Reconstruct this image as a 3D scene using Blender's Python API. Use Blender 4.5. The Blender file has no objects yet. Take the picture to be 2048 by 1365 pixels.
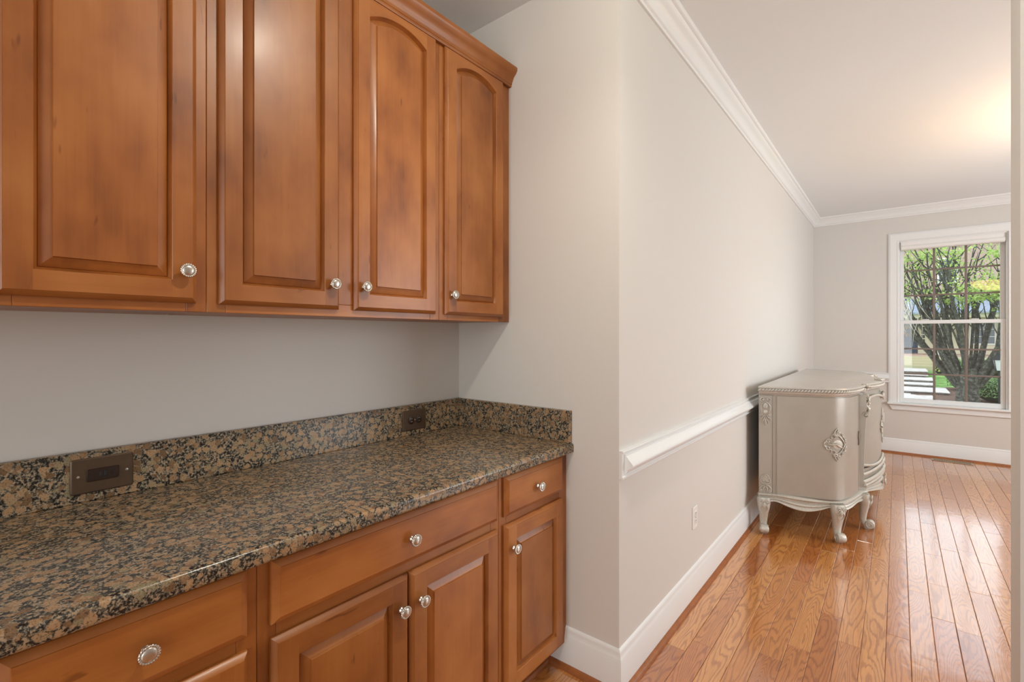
import bpy, bmesh, math, random
from math import sin, cos, pi, sqrt, radians, atan2
from mathutils import Vector

sc = bpy.context.scene
COL = sc.collection

# ------------------------------------------------------------------ camera
CAM_Z = 1.36
YAW = radians(38.96)            # left of +X
cd = bpy.data.cameras.new('camera'); cam = bpy.data.objects.new('camera', cd); COL.objects.link(cam)
cd.sensor_width = 36.0
cd.lens = 36.0 * 953.0 / 2048.0
cd.shift_y = -(682.5 - 670.8) / 2048.0
cd.clip_start = 0.02; cd.clip_end = 400
cam.location = (0, 0, CAM_Z)
cam.rotation_euler = (pi / 2, 0, YAW - pi / 2)
sc.camera = cam

# ------------------------------------------------------------------ world (bright overcast sky)
w = bpy.data.worlds.new('sky'); sc.world = w; w.use_nodes = True
bg = w.node_tree.nodes['Background']
bg.inputs['Color'].default_value = (0.86, 0.93, 1.0, 1); bg.inputs['Strength'].default_value = 2.6

# ------------------------------------------------------------------ exposure
vs = sc.view_settings
sc.display_settings.display_device = 'sRGB'
vs.view_transform = 'Standard'; vs.look = 'None'; vs.exposure = 0.0; vs.gamma = 1.0; vs.use_curve_mapping = False
try:
    sc.cycles.max_bounces = 8; sc.cycles.diffuse_bounces = 5; sc.cycles.caustics_reflective = False
    sc.cycles.caustics_refractive = False; sc.cycles.sample_clamp_indirect = 6.0
except Exception:
    pass

# ------------------------------------------------------------------ added fill lights at made-up openings in the hidden walls
def area(name, loc, rot, sx, sy, power, col):
    l = bpy.data.lights.new(name, 'AREA'); l.shape = 'RECTANGLE'; l.size = sx; l.size_y = sy
    l.energy = power; l.color = col
    o = bpy.data.objects.new(name, l); COL.objects.link(o); o.location = loc; o.rotation_euler = rot
    return o
area('fill_dining_side', (4.3, -3.12, 1.55), (pi / 2 + radians(8), 0, 0), 2.9, 1.7, 76, (0.90, 0.96, 1.0))      # shines +Y
area('fill_kitchen', (-3.62, -0.4, 1.45), (0, -pi / 2 - radians(22), 0), 2.0, 3.0, 46, (1.0, 0.975, 0.87))          # shines +X

# ================================================================== helpers
WL = {}
def setw(o, loc, parent=None):
    WL[o] = Vector(loc)
    if parent is not None:
        o.parent = parent; o.location = Vector(loc) - WL[parent]
    else:
        o.location = loc

def tag(o, label=None, cat=None, group=None, kind=None):
    if label: o['label'] = label
    if cat: o['category'] = cat
    if group: o['group'] = group
    if kind: o['kind'] = kind
    return o

def empty(name, loc, label=None, cat=None, group=None, kind=None, parent=None):
    o = bpy.data.objects.new(name, None); COL.objects.link(o); o.empty_display_size = 0.1
    setw(o, loc, parent)
    return tag(o, label, cat, group, kind)

class MB:
    """collects polygons in world space, links them as one mesh object"""
    def __init__(s): s.v = []; s.f = []; s.m = []; s.att = []
    def add(s, vs_, fs, mi=0):
        n = len(s.v); s.v += [tuple(p) for p in vs_]
        for f in fs: s.f.append([i + n for i in f]); s.m.append(mi)
        return s
    def box(s, x0, x1, y0, y1, z0, z1, mi=0):
        return s.add([(x0,y0,z0),(x1,y0,z0),(x1,y1,z0),(x0,y1,z0),(x0,y0,z1),(x1,y0,z1),(x1,y1,z1),(x0,y1,z1)],
                     [(0,3,2,1),(4,5,6,7),(0,1,5,4),(1,2,6,5),(2,3,7,6),(3,0,4,7)], mi)
    def cbox(s, x0, x1, y0, y1, z0, z1, c, mi=0):
        """box with all edges chamfered a little"""
        vs_ = []; idx = {}
        X = (x0, x1); Y = (y0, y1); Z = (z0, z1); sg = (1, -1)
        for i in (0, 1):
            for j in (0, 1):
                for k in (0, 1):
                    for a in range(3):
                        p = [X[i] + sg[i] * c, Y[j] + sg[j] * c, Z[k] + sg[k] * c]
                        p[a] = (X[i], Y[j], Z[k])[a]
                        idx[i, j, k, a] = len(vs_); vs_.append(p)
        fs = []
        q = ((0, 0), (1, 0), (1, 1), (0, 1))
        for e in (0, 1):
            fs.append([idx[e, b, d, 0] for b, d in q]); fs.append([idx[b, e, d, 1] for b, d in q]); fs.append([idx[b, d, e, 2] for b, d in q])
        for b in (0, 1):
            for d in (0, 1):
                fs.append([idx[0, b, d, 1], idx[1, b, d, 1], idx[1, b, d, 2], idx[0, b, d, 2]])
                fs.append([idx[b, 0, d, 0], idx[b, 1, d, 0], idx[b, 1, d, 2], idx[b, 0, d, 2]])
                fs.append([idx[b, d, 0, 0], idx[b, d, 1, 0], idx[b, d, 1, 1], idx[b, d, 0, 1]])
        for i in (0, 1):
            for j in (0, 1):
                for k in (0, 1): fs.append([idx[i, j, k, a] for a in range(3)])
        return s.add(vs_, fs, mi)
    def loft(s, loops, closed=True, cap0=False, cap1=False, mi=0):
        n = len(loops[0]); vs_ = [p for l in loops for p in l]; fs = []
        for a in range(len(loops) - 1):
            for i in range(n if closed else n - 1):
                j = (i + 1) % n
                fs.append((a*n+i, a*n+j, (a+1)*n+j, (a+1)*n+i))
        if cap0: fs.append(list(range(n))[::-1])
        if cap1: fs.append([(len(loops)-1)*n + i for i in range(n)])
        return s.add(vs_, fs, mi)
    def tube(s, pts, r, seg=8, mi=0, cap=True, flat=1.0, up=None):
        pts = [Vector(p) for p in pts]; n = len(pts)
        rr = r if isinstance(r, (list, tuple)) else [r] * n
        loops = []; prev = None
        for i in range(n):
            t = (pts[min(i+1, n-1)] - pts[max(i-1, 0)])
            if t.length < 1e-9: t = Vector((0, 0, 1))
            t.normalize()
            if up is not None:
                a = Vector(up); a = a - t * a.dot(t)
                if a.length < 1e-6: a = t.orthogonal()
            elif prev is None: a = t.orthogonal()
            else:
                a = prev - t * prev.dot(t)
                if a.length < 1e-6: a = t.orthogonal()
            a.normalize(); prev = a; b = t.cross(a)
            loops.append([pts[i] + a * (rr[i] * flat * cos(2*pi*k/seg)) + b * (rr[i] * sin(2*pi*k/seg)) for k in range(seg)])
        return s.loft(loops, True, cap, cap, mi)
    def lathe(s, prof, o, ax, seg=24, mi=0, cap0=True, cap1=True):
        """prof = [(r, h)] about axis ax (unit vector) from o"""
        ax = Vector(ax).normalized(); a = ax.orthogonal().normalized(); b = ax.cross(a); o = Vector(o)
        loops = [[o + ax*h + a*(r*cos(2*pi*k/seg)) + b*(r*sin(2*pi*k/seg)) for k in range(seg)] for r, h in prof]
        return s.loft(loops, True, cap0, cap1, mi)
    def ball(s, c, r, ax=(1,0,0), ay=(0,1,0), az=(0,0,1), u=8, v=5, mi=0):
        c = Vector(c); ax = Vector(ax); ay = Vector(ay); az = Vector(az)
        r = r if isinstance(r, (list, tuple)) else (r, r, r)
        loops = []
        for j in range(v + 1):
            th = -pi/2 + pi * (j if 0 < j < v else (0.08 if j == 0 else v - 0.08)) / v
            loops.append([c + ax*(r[0]*cos(th)*cos(2*pi*k/u)) + ay*(r[1]*cos(th)*sin(2*pi*k/u)) + az*(r[2]*sin(th)) for k in range(u)])
        return s.loft(loops, True, True, True, mi)
    def build(s, name, mats, parent=None, loc=None, smooth=None, kind=None, recalc=True):
        if loc is None:
            xs = [p[0] for p in s.v]; ys = [p[1] for p in s.v]; zs = [p[2] for p in s.v]
            loc = ((min(xs)+max(xs))/2, (min(ys)+max(ys))/2, min(zs))
        L = Vector(loc)
        me = bpy.data.meshes.new(name)
        me.from_pydata([(p[0]-L.x, p[1]-L.y, p[2]-L.z) for p in s.v], [], s.f)
        if not isinstance(mats, (list, tuple)): mats = [mats]
        for m in mats: me.materials.append(m)
        for p, mi in zip(me.polygons, s.m): p.material_index = mi
        if recalc:
            bm = bmesh.new(); bm.from_mesh(me); bmesh.ops.recalc_face_normals(bm, faces=bm.faces); bm.to_mesh(me); bm.free()
        if s.att:
            a = me.attributes.new('rnd', 'FLOAT_VECTOR', 'POINT')
            a.data.foreach_set('vector', [c for t in s.att for c in t])
        if smooth is not None:
            for p in me.polygons: p.use_smooth = True
            if smooth < 180: me.set_sharp_from_angle(angle=radians(smooth))
        me.update()
        o = bpy.data.objects.new(name, me); COL.objects.link(o); setw(o, L, parent)
        if kind: o['kind'] = kind
        return o

# ================================================================== materials
def newmat(name):
    m = bpy.data.materials.new(name); m.use_nodes = True
    nt = m.node_tree; return m, nt, nt.nodes['Principled BSDF'], nt.links
def N(nt, t, **kw):
    n = nt.nodes.new(t)
    for k, v in kw.items():
        if k in n.inputs: n.inputs[k].default_value = v
        else: setattr(n, k, v)
    return n
def ramp(nt, stops):
    r = nt.nodes.new('ShaderNodeValToRGB'); el = r.color_ramp.elements
    while len(el) < len(stops): el.new(0.5)
    for e, (p, c) in zip(el, stops): e.position = p; e.color = (*c, 1)
    return r
def s2l(r, g, b):
    f = lambda c: (c/255)/12.92 if c/255 <= .04045 else ((c/255+.055)/1.055)**2.4
    return (f(r), f(g), f(b))
def plain(name, col, rough=0.5, metal=0.0, spec=0.5, bump=0.0, bscale=200, var=0.0):
    m, nt, P, ln = newmat(name)
    P.inputs['Base Color'].default_value = (*col, 1); P.inputs['Roughness'].default_value = rough
    P.inputs['Metallic'].default_value = metal; P.inputs['Specular IOR Level'].default_value = spec
    tc = N(nt, 'ShaderNodeTexCoord')
    nz = N(nt, 'ShaderNodeTexNoise', Scale=bscale, Detail=3.0); ln.new(tc.outputs['Object'], nz.inputs['Vector'])
    if bump:
        b = N(nt, 'ShaderNodeBump', Strength=bump, Distance=0.001); ln.new(nz.outputs['Fac'], b.inputs['Height']); ln.new(b.outputs['Normal'], P.inputs['Normal'])
    if var:
        r = ramp(nt, [(0.3, tuple(c*(1-var) for c in col)), (0.7, tuple(min(1, c*(1+var)) for c in col))])
        ln.new(nz.outputs['Fac'], r.inputs['Fac']); ln.new(r.outputs['Color'], P.inputs['Base Color'])
    return m

def wood(name, vertical=True):
    m, nt, P, ln = newmat(name)
    tc = N(nt, 'ShaderNodeTexCoord'); oi = N(nt, 'ShaderNodeObjectInfo')
    off = N(nt, 'ShaderNodeVectorMath', operation='SCALE'); off.inputs[0].default_value = (13.1, 7.7, 19.3); ln.new(oi.outputs['Random'], off.inputs['Scale'])
    add = N(nt, 'ShaderNodeVectorMath', operation='ADD'); ln.new(tc.outputs['Object'], add.inputs[0]); ln.new(off.outputs[0], add.inputs[1])
    # soft blotches of the stain
    mp1 = N(nt, 'ShaderNodeMapping'); mp1.inputs['Scale'].default_value = (6, 6, 3.6) if vertical else (3.6, 6, 6)
    ln.new(add.outputs[0], mp1.inputs['Vector'])
    n1 = N(nt, 'ShaderNodeTexNoise', Scale=1.0, Detail=3.0, Roughness=0.55); ln.new(mp1.outputs[0], n1.inputs['Vector'])
    # long grain
    mp2 = N(nt, 'ShaderNodeMapping'); mp2.inputs['Scale'].default_value = (110, 110, 4) if vertical else (4, 110, 110)
    ln.new(add.outputs[0], mp2.inputs['Vector'])
    n2 = N(nt, 'ShaderNodeTexNoise', Scale=1.0, Detail=4.0, Roughness=0.6, Distortion=0.4); ln.new(mp2.outputs[0], n2.inputs['Vector'])
    # wide figure
    mp3 = N(nt, 'ShaderNodeMapping'); mp3.inputs['Scale'].default_value = (16, 16, 1.6) if vertical else (1.6, 16, 16)
    ln.new(add.outputs[0], mp3.inputs['Vector'])
    n3 = N(nt, 'ShaderNodeTexNoise', Scale=1.0, Detail=2.0, Distortion=1.2); ln.new(mp3.outputs[0], n3.inputs['Vector'])
    a1 = N(nt, 'ShaderNodeMath', operation='MULTIPLY'); a1.inputs[1].default_value = 0.74; ln.new(n1.outputs['Fac'], a1.inputs[0])
    a2 = N(nt, 'ShaderNodeMath', operation='MULTIPLY_ADD'); a2.inputs[1].default_value = 0.13; ln.new(n2.outputs['Fac'], a2.inputs[0]); ln.new(a1.outputs[0], a2.inputs[2])
    a3 = N(nt, 'ShaderNodeMath', operation='MULTIPLY_ADD'); a3.inputs[1].default_value = 0.13; ln.new(n3.outputs['Fac'], a3.inputs[0]); ln.new(a2.outputs[0], a3.inputs[2])
    r = ramp(nt, [(0.30, s2l(116, 63, 24)), (0.44, s2l(147, 86, 36)), (0.56, s2l(161, 99, 45)), (0.74, s2l(176, 115, 60))])
    ln.new(a3.outputs[0], r.inputs['Fac'])
    # small dark flecks
    mp4 = N(nt, 'ShaderNodeMapping'); mp4.inputs['Scale'].default_value = (60, 60, 14) if vertical else (14, 60, 60)
    mp4.inputs['Rotation'].default_value = (0, 0.25, 0)
    ln.new(add.outputs[0], mp4.inputs['Vector'])
    n4 = N(nt, 'ShaderNodeTexNoise', Scale=1.0, Detail=1.0); ln.new(mp4.outputs[0], n4.inputs['Vector'])
    r4 = ramp(nt, [(0.74, (1, 1, 1)), (0.80, (0.62, 0.55, 0.5))]); ln.new(n4.outputs['Fac'], r4.inputs['Fac'])
    mx = N(nt, 'ShaderNodeMix', data_type='RGBA', blend_type='MULTIPLY'); mx.inputs['Factor'].default_value = 1.0
    ln.new(r.outputs['Color'], mx.inputs['A']); ln.new(r4.outputs['Color'], mx.inputs['B'])
    # tone of the piece
    mr = N(nt, 'ShaderNodeMapRange'); mr.inputs['To Min'].default_value = 0.88; mr.inputs['To Max'].default_value = 1.1; ln.new(oi.outputs['Random'], mr.inputs['Value'])
    sc_ = N(nt, 'ShaderNodeVectorMath', operation='SCALE'); ln.new(mx.outputs['Result'], sc_.inputs[0]); ln.new(mr.outputs[0], sc_.inputs['Scale'])
    ln.new(sc_.outputs[0], P.inputs['Base Color'])
    P.inputs['Roughness'].default_value = 0.40; P.inputs['Specular IOR Level'].default_value = 0.5
    P.inputs['Coat Weight'].default_value = 0.12; P.inputs['Coat Roughness'].default_value = 0.2
    b = N(nt, 'ShaderNodeBump', Strength=0.08, Distance=0.0006); ln.new(n2.outputs['Fac'], b.inputs['Height']); ln.new(b.outputs['Normal'], P.inputs['Normal'])
    return m

def oak_floor():
    m, nt, P, ln = newmat('oak_floorboards')
    g = N(nt, 'ShaderNodeNewGeometry'); at = N(nt, 'ShaderNodeAttribute', attribute_name='rnd')
    sep = N(nt, 'ShaderNodeSeparateXYZ'); ln.new(at.outputs['Vector'], sep.inputs[0])
    off = N(nt, 'ShaderNodeVectorMath', operation='SCALE'); off.inputs['Scale'].default_value = 37.0; ln.new(at.outputs['Vector'], off.inputs[0])
    add = N(nt, 'ShaderNodeVectorMath', operation='ADD'); ln.new(g.outputs['Position'], add.inputs[0]); ln.new(off.outputs[0], add.inputs[1])
    mp = N(nt, 'ShaderNodeMapping'); mp.inputs['Scale'].default_value = (1.5, 11.0, 1.0); ln.new(add.outputs[0], mp.inputs['Vector'])
    n1 = N(nt, 'ShaderNodeTexNoise', Scale=1.0, Detail=1.2, Roughness=0.4, Distortion=0.25); ln.new(mp.outputs[0], n1.inputs['Vector'])
    # growth-ring contours; boards differ in how many rings they show
    mr = N(nt, 'ShaderNodeMapRange'); mr.inputs['To Min'].default_value = 90; mr.inputs['To Max'].default_value = 210; ln.new(sep.outputs['Y'], mr.inputs['Value'])
    mul = N(nt, 'ShaderNodeMath', operation='MULTIPLY'); ln.new(n1.outputs['Fac'], mul.inputs[0]); ln.new(mr.outputs[0], mul.inputs[1])
    # fibre jitter on the rings
    mpj = N(nt, 'ShaderNodeMapping'); mpj.inputs['Scale'].default_value = (14.0, 150.0, 1.0); ln.new(add.outputs[0], mpj.inputs['Vector'])
    nj = N(nt, 'ShaderNodeTexNoise', Scale=1.0, Detail=3.0); ln.new(mpj.outputs[0], nj.inputs['Vector'])
    mj = N(nt, 'ShaderNodeMath', operation='MULTIPLY_ADD'); mj.inputs[1].default_value = 5.0; ln.new(nj.outputs['Fac'], mj.inputs[0]); ln.new(mul.outputs[0], mj.inputs[2])
    sn = N(nt, 'ShaderNodeMath', operation='SINE'); ln.new(mj.outputs[0], sn.inputs[0])
    rr = ramp(nt, [(0.0, (0, 0, 0)), (0.60, (0.08, 0.08, 0.08)), (0.94, (1, 1, 1))])
    h = N(nt, 'ShaderNodeMath', operation='MULTIPLY_ADD'); h.inputs[1].default_value = 0.5; h.inputs[2].default_value = 0.5; ln.new(sn.outputs[0], h.inputs[0])
    ln.new(h.outputs[0], rr.inputs['Fac'])
    light = ramp(nt, [(0.0, s2l(176, 104, 46)), (0.35, s2l(200, 132, 66)), (0.7, s2l(212, 148, 82)), (1.0, s2l(186, 112, 58))]); ln.new(sep.outputs['X'], light.inputs['Fac'])
    dk = N(nt, 'ShaderNodeMix', data_type='RGBA', blend_type='MULTIPLY'); dk.inputs['B'].default_value = (0.56, 0.42, 0.34, 1)
    mm = N(nt, 'ShaderNodeMath', operation='MULTIPLY'); mm.inputs[1].default_value = 0.72; ln.new(rr.outputs['Color'], mm.inputs[0]); ln.new(mm.outputs[0], dk.inputs['Factor'])
    ln.new(light.outputs['Color'], dk.inputs['A'])
    fb = N(nt, 'ShaderNodeMix', data_type='RGBA', blend_type='MULTIPLY'); fb.inputs['Factor'].default_value = 0.5
    rf = ramp(nt, [(0.3, (0.72, 0.66, 0.6)), (0.6, (1.05, 1.05, 1.05))]); ln.new(nj.outputs['Fac'], rf.inputs['Fac'])
    ln.new(dk.outputs['Result'], fb.inputs['A']); ln.new(rf.outputs['Color'], fb.inputs['B'])
    ln.new(fb.outputs['Result'], P.inputs['Base Color'])
    P.inputs['Roughness'].default_value = 0.30; P.inputs['Specular IOR Level'].default_value = 0.5
    P.inputs['Coat Weight'].default_value = 1.0; P.inputs['Coat Roughness'].default_value = 0.13; P.inputs['Coat IOR'].default_value = 2.0
    # slightly wavy old finish
    nw = N(nt, 'ShaderNodeTexNoise', Scale=14.0, Detail=2.0); ln.new(add.outputs[0], nw.inputs['Vector'])
    b0 = N(nt, 'ShaderNodeBump', Strength=0.22, Distance=0.004); ln.new(nw.outputs['Fac'], b0.inputs['Height'])
    b = N(nt, 'ShaderNodeBump', Strength=0.12, Distance=0.0008, invert=True); ln.new(rr.outputs['Color'], b.inputs['Height']); ln.new(b0.outputs['Normal'], b.inputs['Normal'])
    ln.new(b.outputs['Normal'], P.inputs['Normal']); ln.new(b0.outputs['Normal'], P.inputs['Coat Normal'])
    return m

def granite():
    m, nt, P, ln = newmat('brown_granite')
    g = N(nt, 'ShaderNodeNewGeometry')
    nd = N(nt, 'ShaderNodeTexNoise', Scale=95.0, Detail=3.0); ln.new(g.outputs['Position'], nd.inputs['Vector'])
    sb = N(nt, 'ShaderNodeVectorMath', operation='SUBTRACT'); sb.inputs[1].default_value = (0.5, 0.5, 0.5); ln.new(nd.outputs['Color'], sb.inputs[0])
    scl = N(nt, 'ShaderNodeVectorMath', operation='SCALE'); scl.inputs['Scale'].default_value = 0.016; ln.new(sb.outputs[0], scl.inputs[0])
    ad = N(nt, 'ShaderNodeVectorMath', operation='ADD'); ln.new(g.outputs['Position'], ad.inputs[0]); ln.new(scl.outputs[0], ad.inputs[1])
    vc = N(nt, 'ShaderNodeTexVoronoi', feature='F1', Scale=50.0, Randomness=0.9); ln.new(ad.outputs[0], vc.inputs['Vector'])
    sp = N(nt, 'ShaderNodeSeparateColor'); ln.new(vc.outputs['Color'], sp.inputs[0])
    # ovoids: tan hearts, greenish rims, dark matrix between
    core = ramp(nt, [(0.0, s2l(112, 88, 64)), (0.3, s2l(150, 120, 90)), (0.65, s2l(172, 140, 106)), (1.0, s2l(136, 126, 100))]); ln.new(sp.outputs['Red'], core.inputs['Fac'])
    n2 = N(nt, 'ShaderNodeTexNoise', Scale=300.0, Detail=3.0, Roughness=0.7); ln.new(g.outputs['Position'], n2.inputs['Vector'])
    r2 = ramp(nt, [(0.36, (0.22, 0.20, 0.19)), (0.47, (0.92, 0.92, 0.92)), (0.7, (1.12, 1.12, 1.12))]); ln.new(n2.outputs['Fac'], r2.inputs['Fac'])
    mc = N(nt, 'ShaderNodeMix', data_type='RGBA', blend_type='MULTIPLY'); mc.inputs['Factor'].default_value = 0.8
    ln.new(core.outputs['Color'], mc.inputs['A']); ln.new(r2.outputs['Color'], mc.inputs['B'])
    n3 = N(nt, 'ShaderNodeTexNoise', Scale=170.0, Detail=4.0, Roughness=0.65); ln.new(g.outputs['Position'], n3.inputs['Vector'])
    matrix = ramp(nt, [(0.38, s2l(24, 21, 20)), (0.47, s2l(50, 46, 41)), (0.53, s2l(108, 106, 94)), (0.60, s2l(166, 142, 116))]); ln.new(n3.outputs['Fac'], matrix.inputs['Fac'])
    big = N(nt, 'ShaderNodeTexNoise', Scale=20.0, Detail=2.0); ln.new(g.outputs['Position'], big.inputs['Vector'])
    t0 = N(nt, 'ShaderNodeMath', operation='MULTIPLY_ADD'); t0.inputs[1].default_value = 0.45; ln.new(n3.outputs['Fac'], t0.inputs[0]); ln.new(vc.outputs['Distance'], t0.inputs[2])
    t1 = N(nt, 'ShaderNodeMath', operation='MULTIPLY_ADD'); t1.inputs[1].default_value = -0.5; ln.new(big.outputs['Fac'], t1.inputs[0]); ln.new(t0.outputs[0], t1.inputs[2])
    mk = ramp(nt, [(0.40, (1, 1, 1)), (0.46, (0, 0, 0))]); ln.new(t1.outputs[0], mk.inputs['Fac'])
    fin = N(nt, 'ShaderNodeMix', data_type='RGBA'); ln.new(mk.outputs['Color'], fin.inputs['Factor'])
    ln.new(matrix.outputs['Color'], fin.inputs['A']); ln.new(mc.outputs['Result'], fin.inputs['B'])
    ln.new(fin.outputs['Result'], P.inputs['Base Color'])
    P.inputs['Roughness'].default_value = 0.24; P.inputs['Specular IOR Level'].default_value = 0.5
    b = N(nt, 'ShaderNodeBump', Strength=0.05, Distance=0.0005); ln.new(n2.outputs['Fac'], b.inputs['Height']); ln.new(b.outputs['Normal'], P.inputs['Normal'])
    return m

def glass():
    m = bpy.data.materials.new('window_glass'); m.use_nodes = True; nt = m.node_tree; nt.nodes.clear(); ln = nt.links
    out = N(nt, 'ShaderNodeOutputMaterial'); mx = N(nt, 'ShaderNodeMixShader'); tr = N(nt, 'ShaderNodeBsdfTransparent'); gl = N(nt, 'ShaderNodeBsdfGlossy')
    gl.inputs['Roughness'].default_value = 0.0
    fr = N(nt, 'ShaderNodeFresnel', IOR=1.5)
    ln.new(fr.outputs[0], mx.inputs['Fac']); ln.new(tr.outputs[0], mx.inputs[1]); ln.new(gl.outputs[0], mx.inputs[2]); ln.new(mx.outputs[0], out.inputs['Surface'])
    return m

def emit(name, col, st):
    m, nt, P, ln = newmat(name)
    P.inputs['Base Color'].default_value = (*col, 1); P.inputs['Emission Color'].default_value = (*col, 1); P.inputs['Emission Strength'].default_value = st
    return m

def leafmat(name, c0, c1):
    m, nt, P, ln = newmat(name)
    g = N(nt, 'ShaderNodeNewGeometry')
    r = ramp(nt, [(0.0, c0), (1.0, c1)]); ln.new(g.outputs['Random Per Island'], r.inputs['Fac']); ln.new(r.outputs['Color'], P.inputs['Base Color'])
    P.inputs['Roughness'].default_value = 0.55
    t = N(nt, 'ShaderNodeBsdfTranslucent'); ln.new(r.outputs['Color'], t.inputs['Color'])
    mx = N(nt, 'ShaderNodeMixShader'); mx.inputs['Fac'].default_value = 0.35
    out = nt.nodes['Material Output']; ln.new(P.outputs[0], mx.inputs[1]); ln.new(t.outputs[0], mx.inputs[2]); ln.new(mx.outputs[0], out.inputs['Surface'])
    return m

def ground(name, cols, scale=3.0, bump=0.5):
    m, nt, P, ln = newmat(name)
    g = N(nt, 'ShaderNodeNewGeometry'); nz = N(nt, 'ShaderNodeTexNoise', Scale=scale, Detail=6.0, Roughness=0.7); ln.new(g.outputs['Position'], nz.inputs['Vector'])
    r = ramp(nt, [(0.3 + 0.4*i/(len(cols)-1), c) for i, c in enumerate(cols)]); ln.new(nz.outputs['Fac'], r.inputs['Fac']); ln.new(r.outputs['Color'], P.inputs['Base Color'])
    P.inputs['Roughness'].default_value = 0.9
    b = N(nt, 'ShaderNodeBump', Strength=bump, Distance=0.03); ln.new(nz.outputs['Fac'], b.inputs['Height']); ln.new(b.outputs['Normal'], P.inputs['Normal'])
    return m

def brickmat():
    m, nt, P, ln = newmat('red_brick')
    g = N(nt, 'ShaderNodeNewGeometry'); sp = N(nt, 'ShaderNodeSeparateXYZ'); ln.new(g.outputs['Position'], sp.inputs[0])
    cb = N(nt, 'ShaderNodeCombineXYZ'); ln.new(sp.outputs['Y'], cb.inputs['X']); ln.new(sp.outputs['Z'], cb.inputs['Y'])
    bt = N(nt, 'ShaderNodeTexBrick', Scale=4.6); bt.inputs['Color1'].default_value = (*s2l(180, 150, 138), 1); bt.inputs['Color2'].default_value = (*s2l(164, 130, 118), 1); bt.inputs['Mortar'].default_value = (*s2l(200, 186, 174), 1)
    bt.inputs['Mortar Size'].default_value = 0.025; ln.new(cb.outputs[0], bt.inputs['Vector']); ln.new(bt.outputs['Color'], P.inputs['Base Color']); P.inputs['Roughness'].default_value = 0.9
    return m

M = {}
M['wall'] = plain('greige_wall_paint', (0.650, 0.628, 0.594), 0.75, bump=0.06, bscale=420)
M['ceil'] = plain('ceiling_paint', (0.80, 0.83, 0.845), 0.9, bump=0.05, bscale=300)
M['trim'] = plain('white_trim_paint', (0.77, 0.785, 0.785), 0.32, bump=0.02, bscale=120)
M['woodv'] = wood('cabinet_maple_vertical', True); M['woodh'] = wood('cabinet_maple_horizontal', False)
M['floor'] = oak_floor()
M['shoe'] = plain('stained_shoe_moulding', s2l(150, 90, 50), 0.3, var=0.15, bscale=30)
M['granite'] = granite()
M['nickel'] = plain('satin_nickel', (0.62, 0.59, 0.54), 0.28, 1.0, bump=0.03, bscale=900)
M['bronze'] = plain('brown_metal_plate', s2l(92, 74, 60), 0.42, 0.55, var=0.1, bscale=40)
M['dark'] = plain('dark_brown_plastic', s2l(44, 30, 24), 0.3)
M['black'] = plain('black_slot', (0.012, 0.010, 0.009), 0.5)
M['chrome'] = plain('screw_head', (0.7, 0.68, 0.64), 0.3, 1.0)
M['white_pl'] = plain('white_plastic', (0.80, 0.79, 0.77), 0.35)
M['silver'] = plain('champagne_silver_paint', s2l(172, 166, 156), 0.34, 0.35, var=0.03, bscale=9)
M['silver2'] = plain('champagne_silver_carving', s2l(192, 188, 178), 0.38, 0.25, var=0.10, bscale=120)
M['silvertop_sheen'] = plain('champagne_top_painted_sheen', s2l(196, 193, 186), 0.24, 0.30, var=0.02, bscale=7)  # lighter than the body: the ceiling's reflection is put into the colour
M['vent'] = plain('brass_register', s2l(176, 160, 136), 0.4, 0.4)
M['muntin'] = plain('taupe_grille', s2l(126, 112, 104), 0.5)
M['glass'] = glass()
M['shade'] = plain('roller_fabric', (0.80, 0.79, 0.76), 0.8, bump=0.05, bscale=300)
M['bulb'] = emit('downlight_lens', (1.0, 0.90, 0.76), 9.0)
M['bowl'] = emit('alabaster_glow', (1.0, 0.66, 0.30), 7.0)
M['bowlmetal'] = plain('aged_bronze', s2l(80, 60, 44), 0.4, 0.8)

# ================================================================== the room shell
XE, YW, YB, XW = 1.667, 0.824, 1.685, 7.08
CEIL = 2.82
JY = -0.231; XD = 1.79

def struct(name, mb, mat, label=None, **k):
    o = mb.build(name, mat, **k); o['kind'] = 'structure'
    if label: o['label'] = label
    return o

struct('wall_back', MB().box(-3.6, XE + 0.12, YB, YB + 0.12, 0, CEIL), M['wall'], 'beige pantry wall behind the cabinets')
struct('wall_end', MB().box(XE, XE + 0.12, YW + 0.12, YB, 0, CEIL), M['wall'], 'greige wall at the end of the counter')
struct('wall_dining', MB().box(XE, XW + 0.14, YW, YW + 0.12, 0, CEIL), M['wall'], 'long pale dining room wall')
struct('wall_divider', MB().box(XE, XD, -3.1, JY, 0, CEIL), M['wall'], 'wall end at the right edge of the opening')
# window wall with an opening
WY0, WY1, WZ0, WZ1 = -0.893, -0.012, 0.586, 2.44
struct('wall_window', MB().box(XW, XW + .14, WY1, YW, 0, CEIL).box(XW, XW + .14, -3.1, WY0, 0, CEIL).box(XW, XW + .14, WY0, WY1, 0, WZ0 - 0.025).box(XW, XW + .14, WY0, WY1, WZ1, CEIL), M['wall'], 'far dining room wall with the window')
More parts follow.
